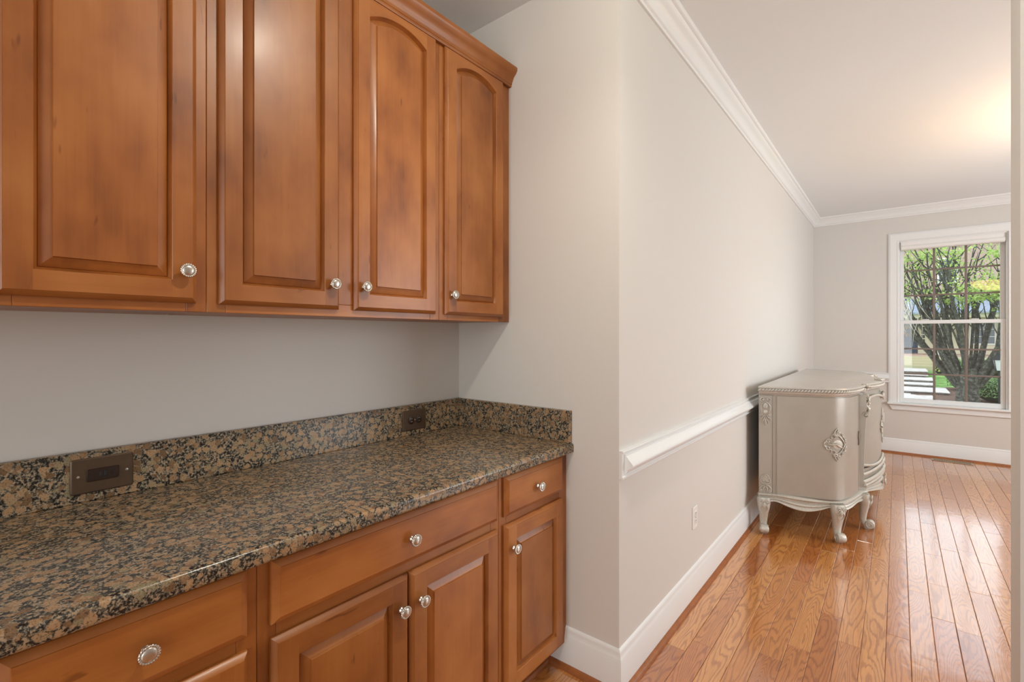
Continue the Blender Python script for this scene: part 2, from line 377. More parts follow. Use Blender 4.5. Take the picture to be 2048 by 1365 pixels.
# hidden walls, with openings added to let fill light in
struct('wall_dining_side', MB().box(XD, 2.8, -3.1, -2.98, 0, CEIL).box(5.8, XW, -3.1, -2.98, 0, CEIL).box(2.8, 5.8, -3.1, -2.98, 0, 0.65).box(2.8, 5.8, -3.1, -2.98, 2.45, CEIL), M['wall'])
struct('wall_kitchen_side', MB().box(-3.6, XE, -3.1, -2.98, 0, CEIL), M['wall'])
struct('wall_kitchen_rear', MB().box(-3.6, -3.48, -2.98, -2.0, 0, CEIL).box(-3.6, -3.48, 1.2, YB, 0, CEIL).box(-3.6, -3.48, -2.0, 1.2, 0, 0.4).box(-3.6, -3.48, -2.0, 1.2, 2.5, CEIL), M['wall'])
struct('ceiling', MB().box(-3.6, XW + .14, -3.1, YB + .12, CEIL, CEIL + 0.1), M['ceil'], 'plain white ceiling')

# ---- floor of separate oak boards
random.seed(4)
fl = struct('floor', MB().box(-3.6, XW, -3.0, YB, -0.06, -0.021), M['black'], 'oak strip floor', loc=(0, 0, -0.06))
BW = 0.0838; Y_SEAM = 0.2908
rest = MB(); nb = 0
def board(mb, x0, x1, y0, y1, r):
    g = 0.0005; c = 0.0021
    x0 += g; x1 -= g; y0 += g; y1 -= g
    zt = random.uniform(-0.0004, 0.0004)
    vs_ = [(x0, y0, -.02), (x1, y0, -.02), (x1, y1, -.02), (x0, y1, -.02),
           (x0, y0, zt - c*.8), (x1, y0, zt - c*.8), (x1, y1, zt - c*.8), (x0, y1, zt - c*.8),
           (x0 + c*.5, y0 + c, zt), (x1 - c*.5, y0 + c, zt), (x1 - c*.5, y1 - c, zt), (x0 + c*.5, y1 - c, zt)]
    fs = [(0, 1, 5, 4), (1, 2, 6, 5), (2, 3, 7, 6), (3, 0, 4, 7), (4, 5, 9, 8), (5, 6, 10, 9), (6, 7, 11, 10), (7, 4, 8, 11), (8, 9, 10, 11)]
    mb.add(vs_, fs); mb.att += [r] * 12
for k in range(-39, 17):
    y0 = Y_SEAM + k * BW; y1 = y0 + BW
    if y1 > YB: break
    x = -3.6 + random.uniform(-0.8, 0)
    while x < XW:
        L = random.choice((0.42, 0.55, 0.7, 0.85, 1.0, 1.25)) * random.uniform(0.9, 1.15)
        xa, xb = max(x, -3.6), min(x + L, XW); x += L
        if XW - x < 0.2: xb = XW; x = XW + 1
        if xb - xa < 0.02: continue
        r = (random.random(), random.random(), random.random())
        vis = (xb > 1.35 and y1 > -1.25 and y0 < 0.83) and (y1 / max(xb, 0.1) > -0.30)
        if vis and nb < 295:
            mb = MB(); board(mb, xa, xb, y0, y1, r); mb.build('floorboard', M['floor'], fl, recalc=False); nb += 1
        else: board(rest, xa, xb, y0, y1, r)
rest.build('more_floorboards', M['floor'], fl, kind='stuff', recalc=False)

# ---- mouldings swept along the wall line (room lies to the right of travel)
def moulding(path, prof, names, mat, close=True, labels=None):
    P2 = [Vector(p) for p in path]; n = len(P2); offs = []
    for i in range(n):
        d0 = (P2[i] - P2[i-1]).normalized() if i > 0 else None
        d1 = (P2[i+1] - P2[i]).normalized() if i < n-1 else None
        r = lambda d: Vector((d.y, -d.x))
        if d0 is None: m_ = r(d1)
        elif d1 is None: m_ = r(d0)
        else:
            a, b = r(d0), r(d1); m_ = (a + b) / (1 + a.dot(b))
        offs.append(m_)
    outs = []
    for i in range(n - 1):
        mb = MB()
        la = [(P2[i].x + offs[i].x*o, P2[i].y + offs[i].y*o, z) for o, z in prof]
        lb = [(P2[i+1].x + offs[i+1].x*o, P2[i+1].y + offs[i+1].y*o, z) for o, z in prof]
        mb.loft([la, lb], True, True, True)
        o = struct(names[i], mb, mat, labels[i] if labels else None, smooth=40); outs.append(o)
    return outs
path = [(XE, 1.135), (XE, YW), (XW, YW), (XW, -2.98)]
moulding(path, [(0, 0), (.016, 0), (.016, .122), (.0145, .125), (.0145, .130), (.012, .134), (.0105, .146), (.0095, .150), (.0095, .154), (.006, .162), (0, .165)],
         ['baseboard_end', 'baseboard_dining', 'baseboard_window'], M['trim'], labels=['short white baseboard beside the base cabinets', 'white baseboard along the dining wall', 'white baseboard under the window'])
moulding(path, [(.016, 0), (.035, 0), (.0345, .005), (.032, .011), (.027, .016), (.021, .0185), (.016, .019)], ['trim_1', 'trim_2', 'trim_3'], M['shoe'],
         labels=['brown shoe moulding beside the toe kick', 'brown shoe moulding along the dining wall', 'brown shoe moulding under the window'])
cr = [(0, 2.722), (.010, 2.722), (.013, 2.727), (.013, 2.733), (.020, 2.737), (.024, 2.741), (.026, 2.750), (.033, 2.765), (.045, 2.778), (.056, 2.786), (.064, 2.794), (.068, 2.801), (.077, 2.803), (.082, 2.808), (.085, 2.815), (.085, CEIL), (0, CEIL)]
moulding([(XD, YW), (XW, YW), (XW, -2.98)], cr, ['trim_4', 'trim_5'], M['trim'], labels=['white crown moulding along the dining wall', 'white crown moulding above the window'])
# chair rail: flat back board and the projecting rail with a mitred return at the corner
back = [(0, .811), (.016, .811), (.017, .815), (.016, .819), (.012, .821), (.012, .908), (.016, .910), (.0175, .914), (.016, .918), (0, .918)]
ra = moulding([(XE, YW), (XW, YW), (XW, 0.075)], back, ['trim_6', 'trim_7'], M['trim'], labels=['white chair rail on the dining wall', 'white chair rail stub beside the window casing'])
rail = [(.012, .829), (.018, .830), (.022, .836), (.024, .845), (.034, .850), (.043, .853), (.046, .859), (.045, .866), (.036, .876), (.027, .886), (.023, .893), (.018, .896), (.018, .901), (.012, .903)]
mb = MB()
l1 = [(XE + 0.024, YW - o, z) for o, z in rail]
l2 = [(XW - o + 0.0, YW - o, z) for o, z in rail]
mb.loft([l1, l2], True, True, False); mb.build('rail', M['trim'], ra[0], smooth=35)
mb = MB(); mb.loft([[(XW - o, YW - o, z) for o, z in rail], [(XW - o, 0.075, z) for o, z in rail]], True, True, True); mb.build('rail', M['trim'], ra[1], smooth=35)

# ================================================================== window
wroot = empty('window_1', (XW, (WY0 + WY1)/2, WZ0), 'white double hung window with taupe grilles in the far wall', kind='structure')
def wpart(name, mb, mat, par=None, **k): return mb.build(name, mat, par or wroot, **k)
cw = 0.094
casp = [(0, 0), (0, .010), (.006, .016), (.012, .016), (.016, .013), (.07, .018), (.080, .018), (.094, .012), (.094, 0)]   # (across from opening, proud)
def casing(p0, p1, d, name):
    """p0->p1 along the inner edge in (y,z); d = outward direction; mitred when vertical meets top"""
    mb = MB(); loops = []
    for p, mit in ((p0[:2], p0[2]), (p1[:2], p1[2])):
        loops.append([(XW - pr - 0.0005, p[0] + d[0]*a + mit[0]*a, p[1] + d[1]*a + mit[1]*a) for a, pr in casp])
    mb.loft(loops, True, True, True); wpart(name, mb, M['trim'], smooth=30)
casing((WY1, WZ0, (0, 0)), (WY1, WZ1, (0, 1)), (1, 0), 'casing')
casing((WY0, WZ0, (0, 0)), (WY0, WZ1, (0, 1)), (-1, 0), 'casing')
casing((WY0, WZ1, (-1, 0)), (WY1, WZ1, (1, 0)), (0, 1), 'casing')
# jamb liner
mb = MB(); jt = 0.012
mb.box(XW, XW + .14, WY1 - jt, WY1, WZ0, WZ1).box(XW, XW + .14, WY0, WY0 + jt, WZ0, WZ1).box(XW, XW + .14, WY0 + jt, WY1 - jt, WZ1 - jt, WZ1)
wpart('jamb', mb, M['trim'])
mb = MB(); mb.cbox(XW - .055, XW + .15, WY0 - .105, WY1 + .105, WZ0 - .024, WZ0, .006); wpart('stool', mb, M['trim'])
ap = [(WY0 - .094, .5625), (WY1 + .094, .5625), (WY1 + .060, .500), (WY0 - .060, .500)]
mb = MB(); mb.loft([[(XW - .0005, y, z) for y, z in ap], [(XW - .016, y, z) for y, z in ap], [(XW - .019, y*0.997 - .0014, z + .003 if z < .55 else z) for y, z in ap]], True, True, True); wpart('apron', mb, M['trim'])
def sash(zb, zt, x0, x1, top, bot, side):
    ya, yb_ = WY0 + jt, WY1 - jt
    mb = MB()
    mb.cbox(x0, x1, ya, ya + side, zb, zt, .003).cbox(x0, x1, yb_ - side, yb_, zb, zt, .003)
    mb.cbox(x0, x1, ya + side - .002, yb_ - side + .002, zb, zb + bot, .003).cbox(x0, x1, ya + side - .002, yb_ - side + .002, zt - top, zt, .003)
    s_ = wpart('sash', mb, M['trim'])
    gy0, gy1, gz0, gz1 = ya + side, yb_ - side, zb + bot, zt - top
    xm = (x0 + x1)/2
    ys = [gy0 + (gy1 - gy0)*i/3 for i in range(4)]; zs = [gz0 + (gz1 - gz0)*i/3 for i in range(4)]
    for y in ys[1:3]: MB().cbox(xm - .010, xm + .010, y - .0105, y + .0105, gz0, gz1, .003).build('muntin', M['muntin'], s_)
    for z in zs[1:3]: MB().cbox(xm - .009, xm + .009, gy0, gy1, z - .009, z + .009, .003).build('muntin', M['muntin'], s_)
    for i in range(3):
        for j in range(3): MB().box(xm - .002, xm + .002, ys[i] + .001, ys[i+1] - .001, zs[j] + .001, zs[j+1] - .001).build('pane', M['glass'], s_)
    return s_
sash(WZ0, 1.530, XW + .035, XW + .070, .040, .048, .036)
sash(1.490, WZ1 - jt, XW + .076, XW + .111, .040, .040, .036)
for y in (-.25, -.65): wpart('sash_lock', MB().cbox(XW + .028, XW + .06, y - .03, y + .03, 1.530, 1.540, .003), M['trim'])
# roller shade under the head of the window
rs = empty('roller_shade', (XW, (WY0+WY1)/2, 2.33), 'white roller shade rolled up at the top of the window', 'window shade')
ya, yb_ = WY0 + jt + .004, WY1 - jt - .004
mb = MB(); mb.cbox(XW - .004, XW + .030, ya, yb_, 2.385, WZ1 - jt, .004); mb.build('headrail', M['white_pl'], rs)
mb = MB(); mb.lathe([(.030, 0), (.030, yb_ - ya - .01)], (XW - .002 + .016, ya + .005, 2.362), (0, 1, 0), 24); mb.build('fabric_roll', M['shade'], rs, smooth=40)
for y in (ya, yb_ - .004): MB().cbox(XW - .012, XW + .032, y, y + .004, 2.345, WZ1 - jt, .001).build('bracket', M['chrome'], rs)

# ================================================================== cabinets
def rect(x0, x1, z0, z1, y): return [(x0, y, z0), (x1, y, z0), (x1, y, z1), (x0, y, z1)]
def open_loop(x0, x1, z0, zs, rise, d, y, n=14):
    x0 += d; x1 -= d; pts = [(x0, y, z0 + d), (x1, y, z0 + d)]
    w_ = (x1 - x0)/2; xm = (x0 + x1)/2
    if rise <= 0:
        return pts + [(x1 - (x1 - x0)*i/n, y, zs - d) for i in range(n + 1)]
    W = w_ + d; R = (W*W + rise*rise)/(2*rise); zc = zs + rise - R; r = R - d
    for i in range(n + 1):
        x = x1 - (x1 - x0)*i/n
        pts.append((x, y, zc + sqrt(max(r*r - (x - xm)**2, 0))))
    return pts
def edge_loops(x0, x1, z0, z1, yb, yf):
    return [rect(x0, x1, z0, z1, yb), rect(x0, x1, z0, z1, yf + .0125), rect(x0 + .0012, x1 - .0012, z0 + .0012, z1 - .0012, yf + .0105),
            rect(x0 + .0095, x1 - .0095, z0 + .0095, z1 - .0095, yf + .0022), rect(x0 + .0105, x1 - .0105, z0 + .0105, z1 - .0105, yf + .0018),
            rect(x0 + .0112, x1 - .0112, z0 + .0112, z1 - .0112, yf)]
def knob_mesh():
    mb = MB(); S = 28
    mb.lathe([(.0085, 0), (.009, .0012), (.0085, .003), (.0062, .005), (.0055, .010), (.0066, .0135), (.010, .0165), (.0135, .0185), (.0138, .0195)], (0, 0, 0), (0, -1, 0), S)
    loops = []
    for k in range(66):
        ph = 2*pi*k/66; lp = []
        for j in range(8):
            th = 2*pi*j/8; rr_ = .0026*(1 + .22*sin(22*ph + th*1.0))
            R = .0145 + rr_*cos(th); lp.append((R*cos(ph), -.0198 - rr_*sin(th), R*sin(ph)))
        loops.append(lp)
    loops.append(loops[0]); mb.loft(loops, True)
    mb.lathe([(.0128, .0185), (.0128, .0213), (.0118, .0226), (.009, .0240), (.005, .0248), (.0006, .0250)], (0, 0, 0), (0, -1, 0), S)
    o = mb.build('knob', M['nickel'], loc=(0, 0, 0), smooth=50); me = o.data
    bpy.data.objects.remove(o); return me
KNOB = knob_mesh()
def put_knob(parent, x, y, z):
    o = bpy.data.objects.new('knob', KNOB); COL.objects.link(o); setw(o, (x, y, z), parent); return o
def door(cab, x0, x1, z0, z1, yb, yf, sw, rise, zs, knob, botr=None):
    botr = botr or sw
    ox0, ox1, oz0 = x0 + sw, x1 - sw, z0 + botr
    if rise <= 0: zs = z1 - sw
    mb = MB(); L = edge_loops(x0, x1, z0, z1, yb, yf)
    mb.loft(L, True, True, False, 0)
    for fi in range(len(mb.f)):                       # rails carry horizontal grain on their edges
        ps = [mb.v[i] for i in mb.f[fi]]
        if len(ps) == 4 and max(p[0] for p in ps) - min(p[0] for p in ps) > (x1 - x0)*0.5 and max(p[2] for p in ps) - min(p[2] for p in ps) < 0.05: mb.m[fi] = 1
    i = .0112; fx0, fx1, fz0, fz1 = x0 + i, x1 - i, z0 + i, z1 - i
    mb.add([(fx0, yf, fz0), (ox0, yf, fz0), (ox0, yf, fz1), (fx0, yf, fz1)], [(0, 1, 2, 3)], 0)
    mb.add([(ox1, yf, fz0), (fx1, yf, fz0), (fx1, yf, fz1), (ox1, yf, fz1)], [(0, 1, 2, 3)], 0)
    mb.add([(ox0, yf, fz0), (ox1, yf, fz0), (ox1, yf, oz0), (ox0, yf, oz0)], [(0, 1, 2, 3)], 1)
    arc = open_loop(ox0, ox1, oz0, zs, rise, 0, yf)[2:]
    for a, b in zip(arc[:-1], arc[1:]): mb.add([a, b, (b[0], yf, fz1), (a[0], yf, fz1)], [(0, 1, 2, 3)], 1)
    ins = [(0, 0), (.0012, .0012), (.002, .005), (.0045, .0095), (.006, .0135), (.0075, .0155)]
    mb.loft([open_loop(ox0, ox1, oz0, zs, rise, d, yf + dy) for d, dy in ins], True, False, False, 0)
    dr = mb.build('door', [M['woodv'], M['woodh']], cab, smooth=30)
    pl = [(.0068, .0155), (.0086, .0128), (.0105, .0118), (.0275, .0048), (.0285, .0045), (.0292, .0014), (.0300, .0)]
    mb = MB(); lp = [open_loop(ox0, ox1, oz0, zs, rise, d, yf + dy + .0008) for d, dy in pl]
    mb.loft(lp, True, False, True); mb.build('raised_panel', M['woodv'], dr, smooth=20)
    put_knob(dr, knob[0], yf, knob[1])
    return dr
def drawer(cab, x0, x1, z0, z1, yb, yf, knob):
    L = [rect(x0, x1, z0, z1, yb), rect(x0, x1, z0, z1, yf + .013), rect(x0 + .0015, x1 - .0015, z0 + .0015, z1 - .0015, yf + .0105),
         rect(x0 + .0145, x1 - .0145, z0 + .0145, z1 - .0145, yf + .002), rect(x0 + .0155, x1 - .0155, z0 + .0155, z1 - .0155, yf + .0016), rect(x0 + .0162, x1 - .0162, z0 + .0162, z1 - .0162, yf)]
    mb = MB(); mb.loft(L, True, True, True); d = mb.build('drawer_front', M['woodh'], cab, smooth=20); put_knob(d, knob[0], yf, knob[1]); return d
def bx(cab, name, mat, *a, c=0.0012): return MB().cbox(*a, c).build(name, mat, cab)

UZ0, UZ1, UF = 1.418, 2.490, 1.365
def wall_cab(x0, x1, doors, label, mids=(), group='maple wall cabinets in the pantry'):
    cab = empty('wall_cabinet', ((x0 + x1)/2, 1.52, UZ0), label, 'cabinet', group)
    e = .0004; x0 += e; x1 -= e
    bx(cab, 'carcass', M['woodv'], x0, x1, UF + .019, YB - .001, UZ0 + .012, UZ1, c=.0008)
    sw = .0445
    lastx = x1
    bx(cab, 'stile', M['woodv'], x0, x0 + sw, UF, UF + .019, UZ0, UZ1)
    bx(cab, 'stile', M['woodv'], lastx - (sw if x1 < 1.6 else .075), lastx, UF, UF + .019, UZ0, UZ1)
    for m_ in mids: bx(cab, 'stile', M['woodv'], m_ - .035, m_ + .035, UF, UF + .019, UZ0 + .038, UZ1 - .05)
    bx(cab, 'rail', M['woodh'], x0 + sw, lastx - sw, UF + .0002, UF + .019, UZ0, UZ0 + .038)
    bx(cab, 'rail', M['woodh'], x0 + sw, lastx - sw, UF + .0002, UF + .019, UZ1 - .05, UZ1)
    bx(cab, 'bottom_strip', M['woodh'], x0 + .003, x1 - .003, UF + .020, YB - .002, UZ0 + .002, UZ0 + .011)
    for d in doors:
        door(cab, d[0], d[1], 1.440, 2.478, UF - .0002, UF - .020, .0525, .036, 2.407, (d[2], 1.516))
    return cab
wall_cab(-.335, .066, [(-.300, .030, -.006)], 'maple wall cabinet at the far left edge of the pantry run')
wall_cab(.066, .453, [(.086, .428, .402)], 'single door maple wall cabinet left of the double one, knob at right')
wall_cab(.453, 1.243, [(.479, .818, .790), (.870, 1.219, .900)], 'widest maple wall cabinet with two arched doors and facing knobs', mids=(.844,))
wall_cab(1.243, XE - .001, [(1.266, 1.612, 1.294)], 'narrow arched door maple wall cabinet against the end wall')
# crown along the wall cabinets
cp = [(1.3645, 2.476), (1.3515, 2.476), (1.350, 2.479), (1.350, 2.485), (1.3465, 2.488), (1.3465, 2.494), (1.344, 2.497), (1.342, 2.504), (1.337, 2.514), (1.330, 2.522), (1.324, 2.527), (1.321, 2.533), (1.3175, 2.537), (1.3165, 2.542), (1.3165, 2.552), (1.44, 2.552), (1.44, 2.4915), (1.3645, 2.4915)]
mb = MB(); mb.loft([[(-.335, y, z) for y, z in cp], [(XE - .001, y, z) for y, z in cp]], True, True, True)
tag(mb.build('crown_moulding', M['woodh'], smooth=30), 'maple crown moulding along the tops of the wall cabinets', 'moulding')

BF, BD = 1.060, 1.040
def base_cab(x0, x1, label, drawers, doors, mids=(), group='maple base cabinets in the pantry'):
    cab = empty('base_cabinet', ((x0 + x1)/2, 1.37, 0), label, 'cabinet', group)
    e = .0004; x0 += e; x1 -= e; sw = .040; sr = sw if x1 < 1.6 else .055
    bx(cab, 'carcass', M['woodv'], x0, x1, BF + .019, YB - .001, .100, .882, c=.0008)
    bx(cab, 'toe_kick', M['woodh'], x0, x1 - (.018 if x1 > 1.6 else 0), 1.136, 1.150, 0.0003, .0995)
    bx(cab, 'stile', M['woodv'], x0, x0 + sw, BF, BF + .019, .100, .882); bx(cab, 'stile', M['woodv'], x1 - sr, x1, BF, BF + .019, .100, .882)
    for a, b in ((.100, .135), (.690, .745), (.862, .882)): bx(cab, 'rail', M['woodh'], x0 + sw, x1 - sr, BF + .0002, BF + .019, a, b)
    for m_ in mids: bx(cab, 'stile', M['woodv'], m_ - .03, m_ + .03, BF + .0004, BF + .019, .135, .690)
    for d in drawers: drawer(cab, d[0], d[1], .732, .872, BF - .0002, BD, (d[2], .799))
    for d in doors: door(cab, d[0], d[1], .118, .703, BF - .0002, BD, .056, 0, 0, (d[2], d[3]))
base_cab(-.335, .046, 'maple base cabinet at the far left edge of the counter', [(-.310, .022, -.14)], [(-.310, .022, -.005, .62)])
base_cab(.046, .447, 'left base cabinet under the counter with one drawer and one door', [(.068, .425, .250)], [(.068, .425, .395, .60)])
base_cab(.447, 1.237, 'widest base cabinet with one long drawer over two doors', [(.473, 1.221, .848)], [(.473, .842, .812, .618), (.846, 1.221, .880, .618)], mids=(.844,))
base_cab(1.237, XE - .001, 'narrow base cabinet beside the end wall with small drawer', [(1.257, 1.622, 1.440)], [(1.257, 1.622, 1.296, .618)])
mb = MB(); mb.loft([[(x, y, z) for y, z in ((1.1355, .0006), (1.117, .0006), (1.118, .008), (1.122, .014), (1.128, .018), (1.1355, .019))] for x in (-.335, XE - .036)], True, True, True)
o = mb.build('trim_8', M['shoe'], smooth=40); o['kind'] = 'structure'; o['label'] = 'brown shoe moulding along the toe kick'

# ---- countertop
ct = empty('countertop', (.65, 1.35, .884), 'speckled brown granite countertop with matching backsplash', 'countertop')
sp_ = [(1.0265, .8835), (1.0245, .886), (1.024, .890), (1.024, .907), (1.0245, .911), (1.0265, .915), (1.0295, .918), (1.034, .9195), (1.040, .920), (1.683, .920), (1.683, .8835)]
mb = MB(); mb.loft([[(-.36, y, z) for y, z in sp_], [(XE - .0008, y, z) for y, z in sp_]], True, True, True); mb.build('slab', M['granite'], ct, smooth=40)
MB().cbox(-.36, XE - .0008, 1.663, 1.6838, .9202, 1.052, .0018).build('backsplash', M['granite'], ct)
MB().cbox(1.645, XE - .0008, 1.032, 1.6625, .9202, 1.052, .0018).build('side_splash', M['granite'], ct)

# ---- outlets in the backsplash
def plate_loops(x0, x1, z0, z1, y, t, r=.006, d=.003):
    def rr_(a, yy):
        pts = []
        for cx, cz, s0 in ((x1-r, z0+r, -90), (x1-r, z1-r, 0), (x0+r, z1-r, 90), (x0+r, z0+r, 180)):
            for q in range(5):
                an = radians(s0 + 22.5*q); pts.append((cx + (r - a)*cos(an), yy, cz + (r - a)*sin(an)))
        return pts
    return [rr_(0, y), rr_(0, y - t*0.5), rr_(d, y - t)]
YP = 1.6628
o1 = empty('outlet', (.305, YP, .943), 'brown metal plate outlet with rectangular socket, left end of backsplash', 'outlet', 'brown outlets in the backsplash')
mb = MB(); mb.loft(plate_loops(.239, .370, .943, 1.035, YP, .005), True, True, True); mb.build('cover_plate', M['bronze'], o1, smooth=30)
mb = MB(); mb.loft(plate_loops(.271, .338, .9725, 1.0055, YP - .0048, .003, .004, .0012), True, True, True); s1 = mb.build('socket', M['dark'], o1, smooth=30)
for cx in (.285, .324):
    for dz in (-.0065, .0065): MB().cbox(cx - .0045, cx + .0045, YP - .0082, YP - .0076, .989 + dz - .0011, .989 + dz + .0011, .0002).build('slot', M['black'], s1)
    MB().lathe([(.0024, 0), (.0024, .0006)], (cx - .0105, YP - .0076, .989), (0, -1, 0), 10).build('ground_hole', M['black'], s1)
for cx in (.3005, .3095): MB().cbox(cx - .0035, cx + .0035, YP - .0092, YP - .0076, .982, .996, .0006).build('test_button', M['black'], s1)
for cx in (.254, .355): MB().lathe([(.0034, 0), (.0032, .0010), (.0014, .0014)], (cx, YP - .0048, .989), (0, -1, 0), 12).build('screw', M['chrome'], o1, smooth=40)
o2 = empty('outlet', (1.367, YP, .942), 'brown metal plate outlet with two round sockets, near the corner', 'outlet', 'brown outlets in the backsplash')
mb = MB(); mb.loft(plate_loops(1.302, 1.433, .942, 1.031, YP, .005), True, True, True); mb.build('cover_plate', M['bronze'], o2, smooth=30)
for cx in (1.347, 1.389):
    s_ = MB().lathe([(.0172, 0), (.0172, .002), (.0162, .0028)], (cx, YP - .0046, .9865), (0, -1, 0), 24).build('socket', M['dark'], o2, smooth=40)
    for dz in (-.0065, .0065): MB().cbox(cx - .003, cx + .006, YP - .0080, YP - .0072, .9865 + dz - .0012, .9865 + dz + .0012, .0002).build('slot', M['chrome'], s_)
    MB().lathe([(.0025, 0), (.0025, .0006)], (cx - .009, YP - .0074, .9865), (0, -1, 0), 10).build('ground_hole', M['black'], s_)
MB().lathe([(.0030, 0), (.0028, .0010), (.0012, .0014)], (1.368, YP - .0048, .9865), (0, -1, 0), 12).build('screw', M['chrome'], o2, smooth=40)

# ---- white wall outlets
def wall_outlet(label, f):
    """f(a, n, z): across, out of the wall, height"""
    def bxx(mb, a0, a1, n0, n1, z0, z1, c):
        m2 = MB().cbox(a0, a1, n0, n1, z0, z1, c); m2.v = [f(*p) for p in m2.v]; mb.add(m2.v, m2.f)
        return mb
    r = empty('outlet', f(0, 0, -.057), label, 'outlet', 'white wall outlets')
    bxx(MB(), -.035, .035, .0003, .006, -.057, .057, .0025).build('cover_plate', M['white_pl'], r)
    for dz in (-.0195, .0195):
        s_ = bxx(MB(), -.016, .016, .006, .0085, dz - .014, dz + .014, .002).build('socket', M['white_pl'], r)
        for da in (-.0065, .0065): bxx(MB(), da - .0012, da + .0012, .0084, .0090, dz - .001, dz + .008, .0002).build('slot', M['black'], s_)
        bxx(MB(), -.002, .002, .0084, .0090, dz - .0095, dz - .0055, .0002).build('ground_hole', M['black'], s_)
    bxx(MB(), -.003, .003, .006, .0075, -.003, .003, .0006).build('screw', M['chrome'], r)
wall_outlet('white duplex outlet low on the long dining wall', lambda a, n, z: (2.532 + a, YW - n, .410 + z))
wall_outlet('white outlet on the window wall behind the sideboard', lambda a, n, z: (XW - n, .152 + a, .395 + z))

# ---- floor register under the window
rg = empty('floor_register', (6.93, -.455, 0), 'slotted metal floor register under the window', 'floor vent')
mb = MB(); mb.cbox(6.885, 6.895, -.62, -.29, .0006, .0055, .0015).cbox(6.985, 6.995, -.62, -.29, .0006, .0055, .0015).cbox(6.895, 6.985, -.62, -.605, .0006, .0055, .0015).cbox(6.895, 6.985, -.305, -.29, .0006, .0055, .0015)
mb.build('frame', M['vent'], rg)
MB().box(6.895, 6.985, -.605, -.305, .0005, .0010).build('duct', M['black'], rg)
for i in range(23):
    y = -.600 + .29*i/22; MB().box(6.895, 6.985, y - .0028, y + .0028, .0012, .0045).build('slat', M['vent'], rg)
MB().box(6.938, 6.942, -.605, -.305, .0010, .0040).build('crossbar', M['vent'], rg)

# ================================================================== lamps
# pantry ceiling downlight; dome lens added to spill light on the ceiling
DLX, DLY = 0.96, 0.35
dl = empty('pantry_downlight', (DLX, DLY, CEIL), 'small downlight on the ceiling over the pantry counter, with added dome lens', 'ceiling light')
MB().lathe([(.085, .0), (.085, -.010), (.072, -.016), (.064, -.016), (.064, .0)], (DLX, DLY, CEIL - .0005), (0, 0, 1), 40, cap0=False, cap1=False).build('trim_ring', M['trim'], dl, smooth=40)
MB().lathe([(.063, -.012), (.060, -.022), (.050, -.032), (.034, -.040), (.016, -.044), (.002, -.045)], (DLX, DLY, CEIL), (0, 0, 1), 40, cap0=False).build('dome_lens', M['bulb'], dl, smooth=60)
for kind_, en in (('SPOT', 42), ('POINT', 14)):            # spot is the downlight; point added to brighten the ceiling
    l = bpy.data.lights.new('downlight_with_fill', kind_); l.energy = en; l.color = (1.0, 0.94, 0.80); l.shadow_soft_size = 0.045
    if kind_ == 'SPOT': l.spot_size = radians(150); l.spot_blend = 1.0
    lo = bpy.data.objects.new('downlight_with_fill', l); COL.objects.link(lo); lo.parent = dl; lo.location = (0, 0, -.095)

# alabaster bowl pendant in the dining room
PX, PY, PZ = 4.45, -1.12, 2.02
pd = empty('pendant_light', (PX, PY, CEIL), 'glowing amber bowl pendant hanging from the dining room ceiling', 'pendant light')
prof = []
for i in range(13):
    a = pi/2*i/12; prof.append((max(.002, .27*sin(a)), -.13*cos(a)))
mb = MB(); mb.lathe([(r, h) for r, h in prof] + [(r*0.96, h + .008) for r, h in prof[::-1]], (PX, PY, PZ + .13), (0, 0, 1), 36); mb.build('bowl', M['bowl'], pd, smooth=50)
mb = MB()
for k in range(3):
    a = 2*pi*k/3 + .3; mb.tube([(PX + .262*cos(a), PY + .262*sin(a), PZ + .132), (PX + .02*cos(a), PY + .02*sin(a), PZ + .50)], .004, 6)
mb.tube([(PX, PY, PZ + .48), (PX, PY, CEIL - .02)], .008, 8); mb.build('stem', M['bowlmetal'], pd)
MB().lathe([(.065, 0), (.065, -.012), (.03, -.03), (.012, -.034)], (PX, PY, CEIL - .0005), (0, 0, 1), 28).build('canopy', M['bowlmetal'], pd, smooth=40)
MB().lathe([(.012, 0), (.016, -.012), (.004, -.03)], (PX, PY, PZ), (0, 0, 1), 16).build('finial', M['bowlmetal'], pd, smooth=40)
l = bpy.data.lights.new('pendant_bulb', 'POINT'); l.energy = 8; l.color = (1.0, 0.96, 0.90); l.shadow_soft_size = 0.03
lo = bpy.data.objects.new('pendant_bulb', l); COL.objects.link(lo); lo.parent = pd; lo.location = (0, 0, PZ + .055 - CEIL)

# ================================================================== sideboard
SX, SY = 4.735, 0.745          # centre along the wall, back edge
half = [(-1.115, .0), (-1.080, .105), (-1.045, .205), (-1.005, .315), (-.965, .420), (-.915, .478), (-.850, .511), (-.785, .532), (-.69, .552), (-.60, .562)]
def catmull(P, n):
    out = []
    for i in range(len(P) - 1):
        p0 = P[max(i-1, 0)]; p1 = P[i]; p2 = P[i+1]; p3 = P[min(i+2, len(P)-1)]
        for k in range(n):
            t = k/n
            out.append(tuple(.5*((2*b) + (-a + c)*t + (2*a - 5*b + 4*c - d)*t*t + (-a + 3*b - 3*c + d)*t**3) for a, b, c, d in zip(p0, p1, p2, p3)))
    return out + [P[-1]]
wing = catmull(half, 5)                                  # near end, back corner to pilaster
bow = [(-.50 + .50*i/16, .548 + (.665 - .548)*sin(pi/2*i/16)**0.9) for i in range(17)]
hl = wing + [(-.575, .585), (-.525, .585)] + bow
outl = hl + [(-u, v) for u, v in hl[::-1][1:]]           # u along wall, v out from the wall
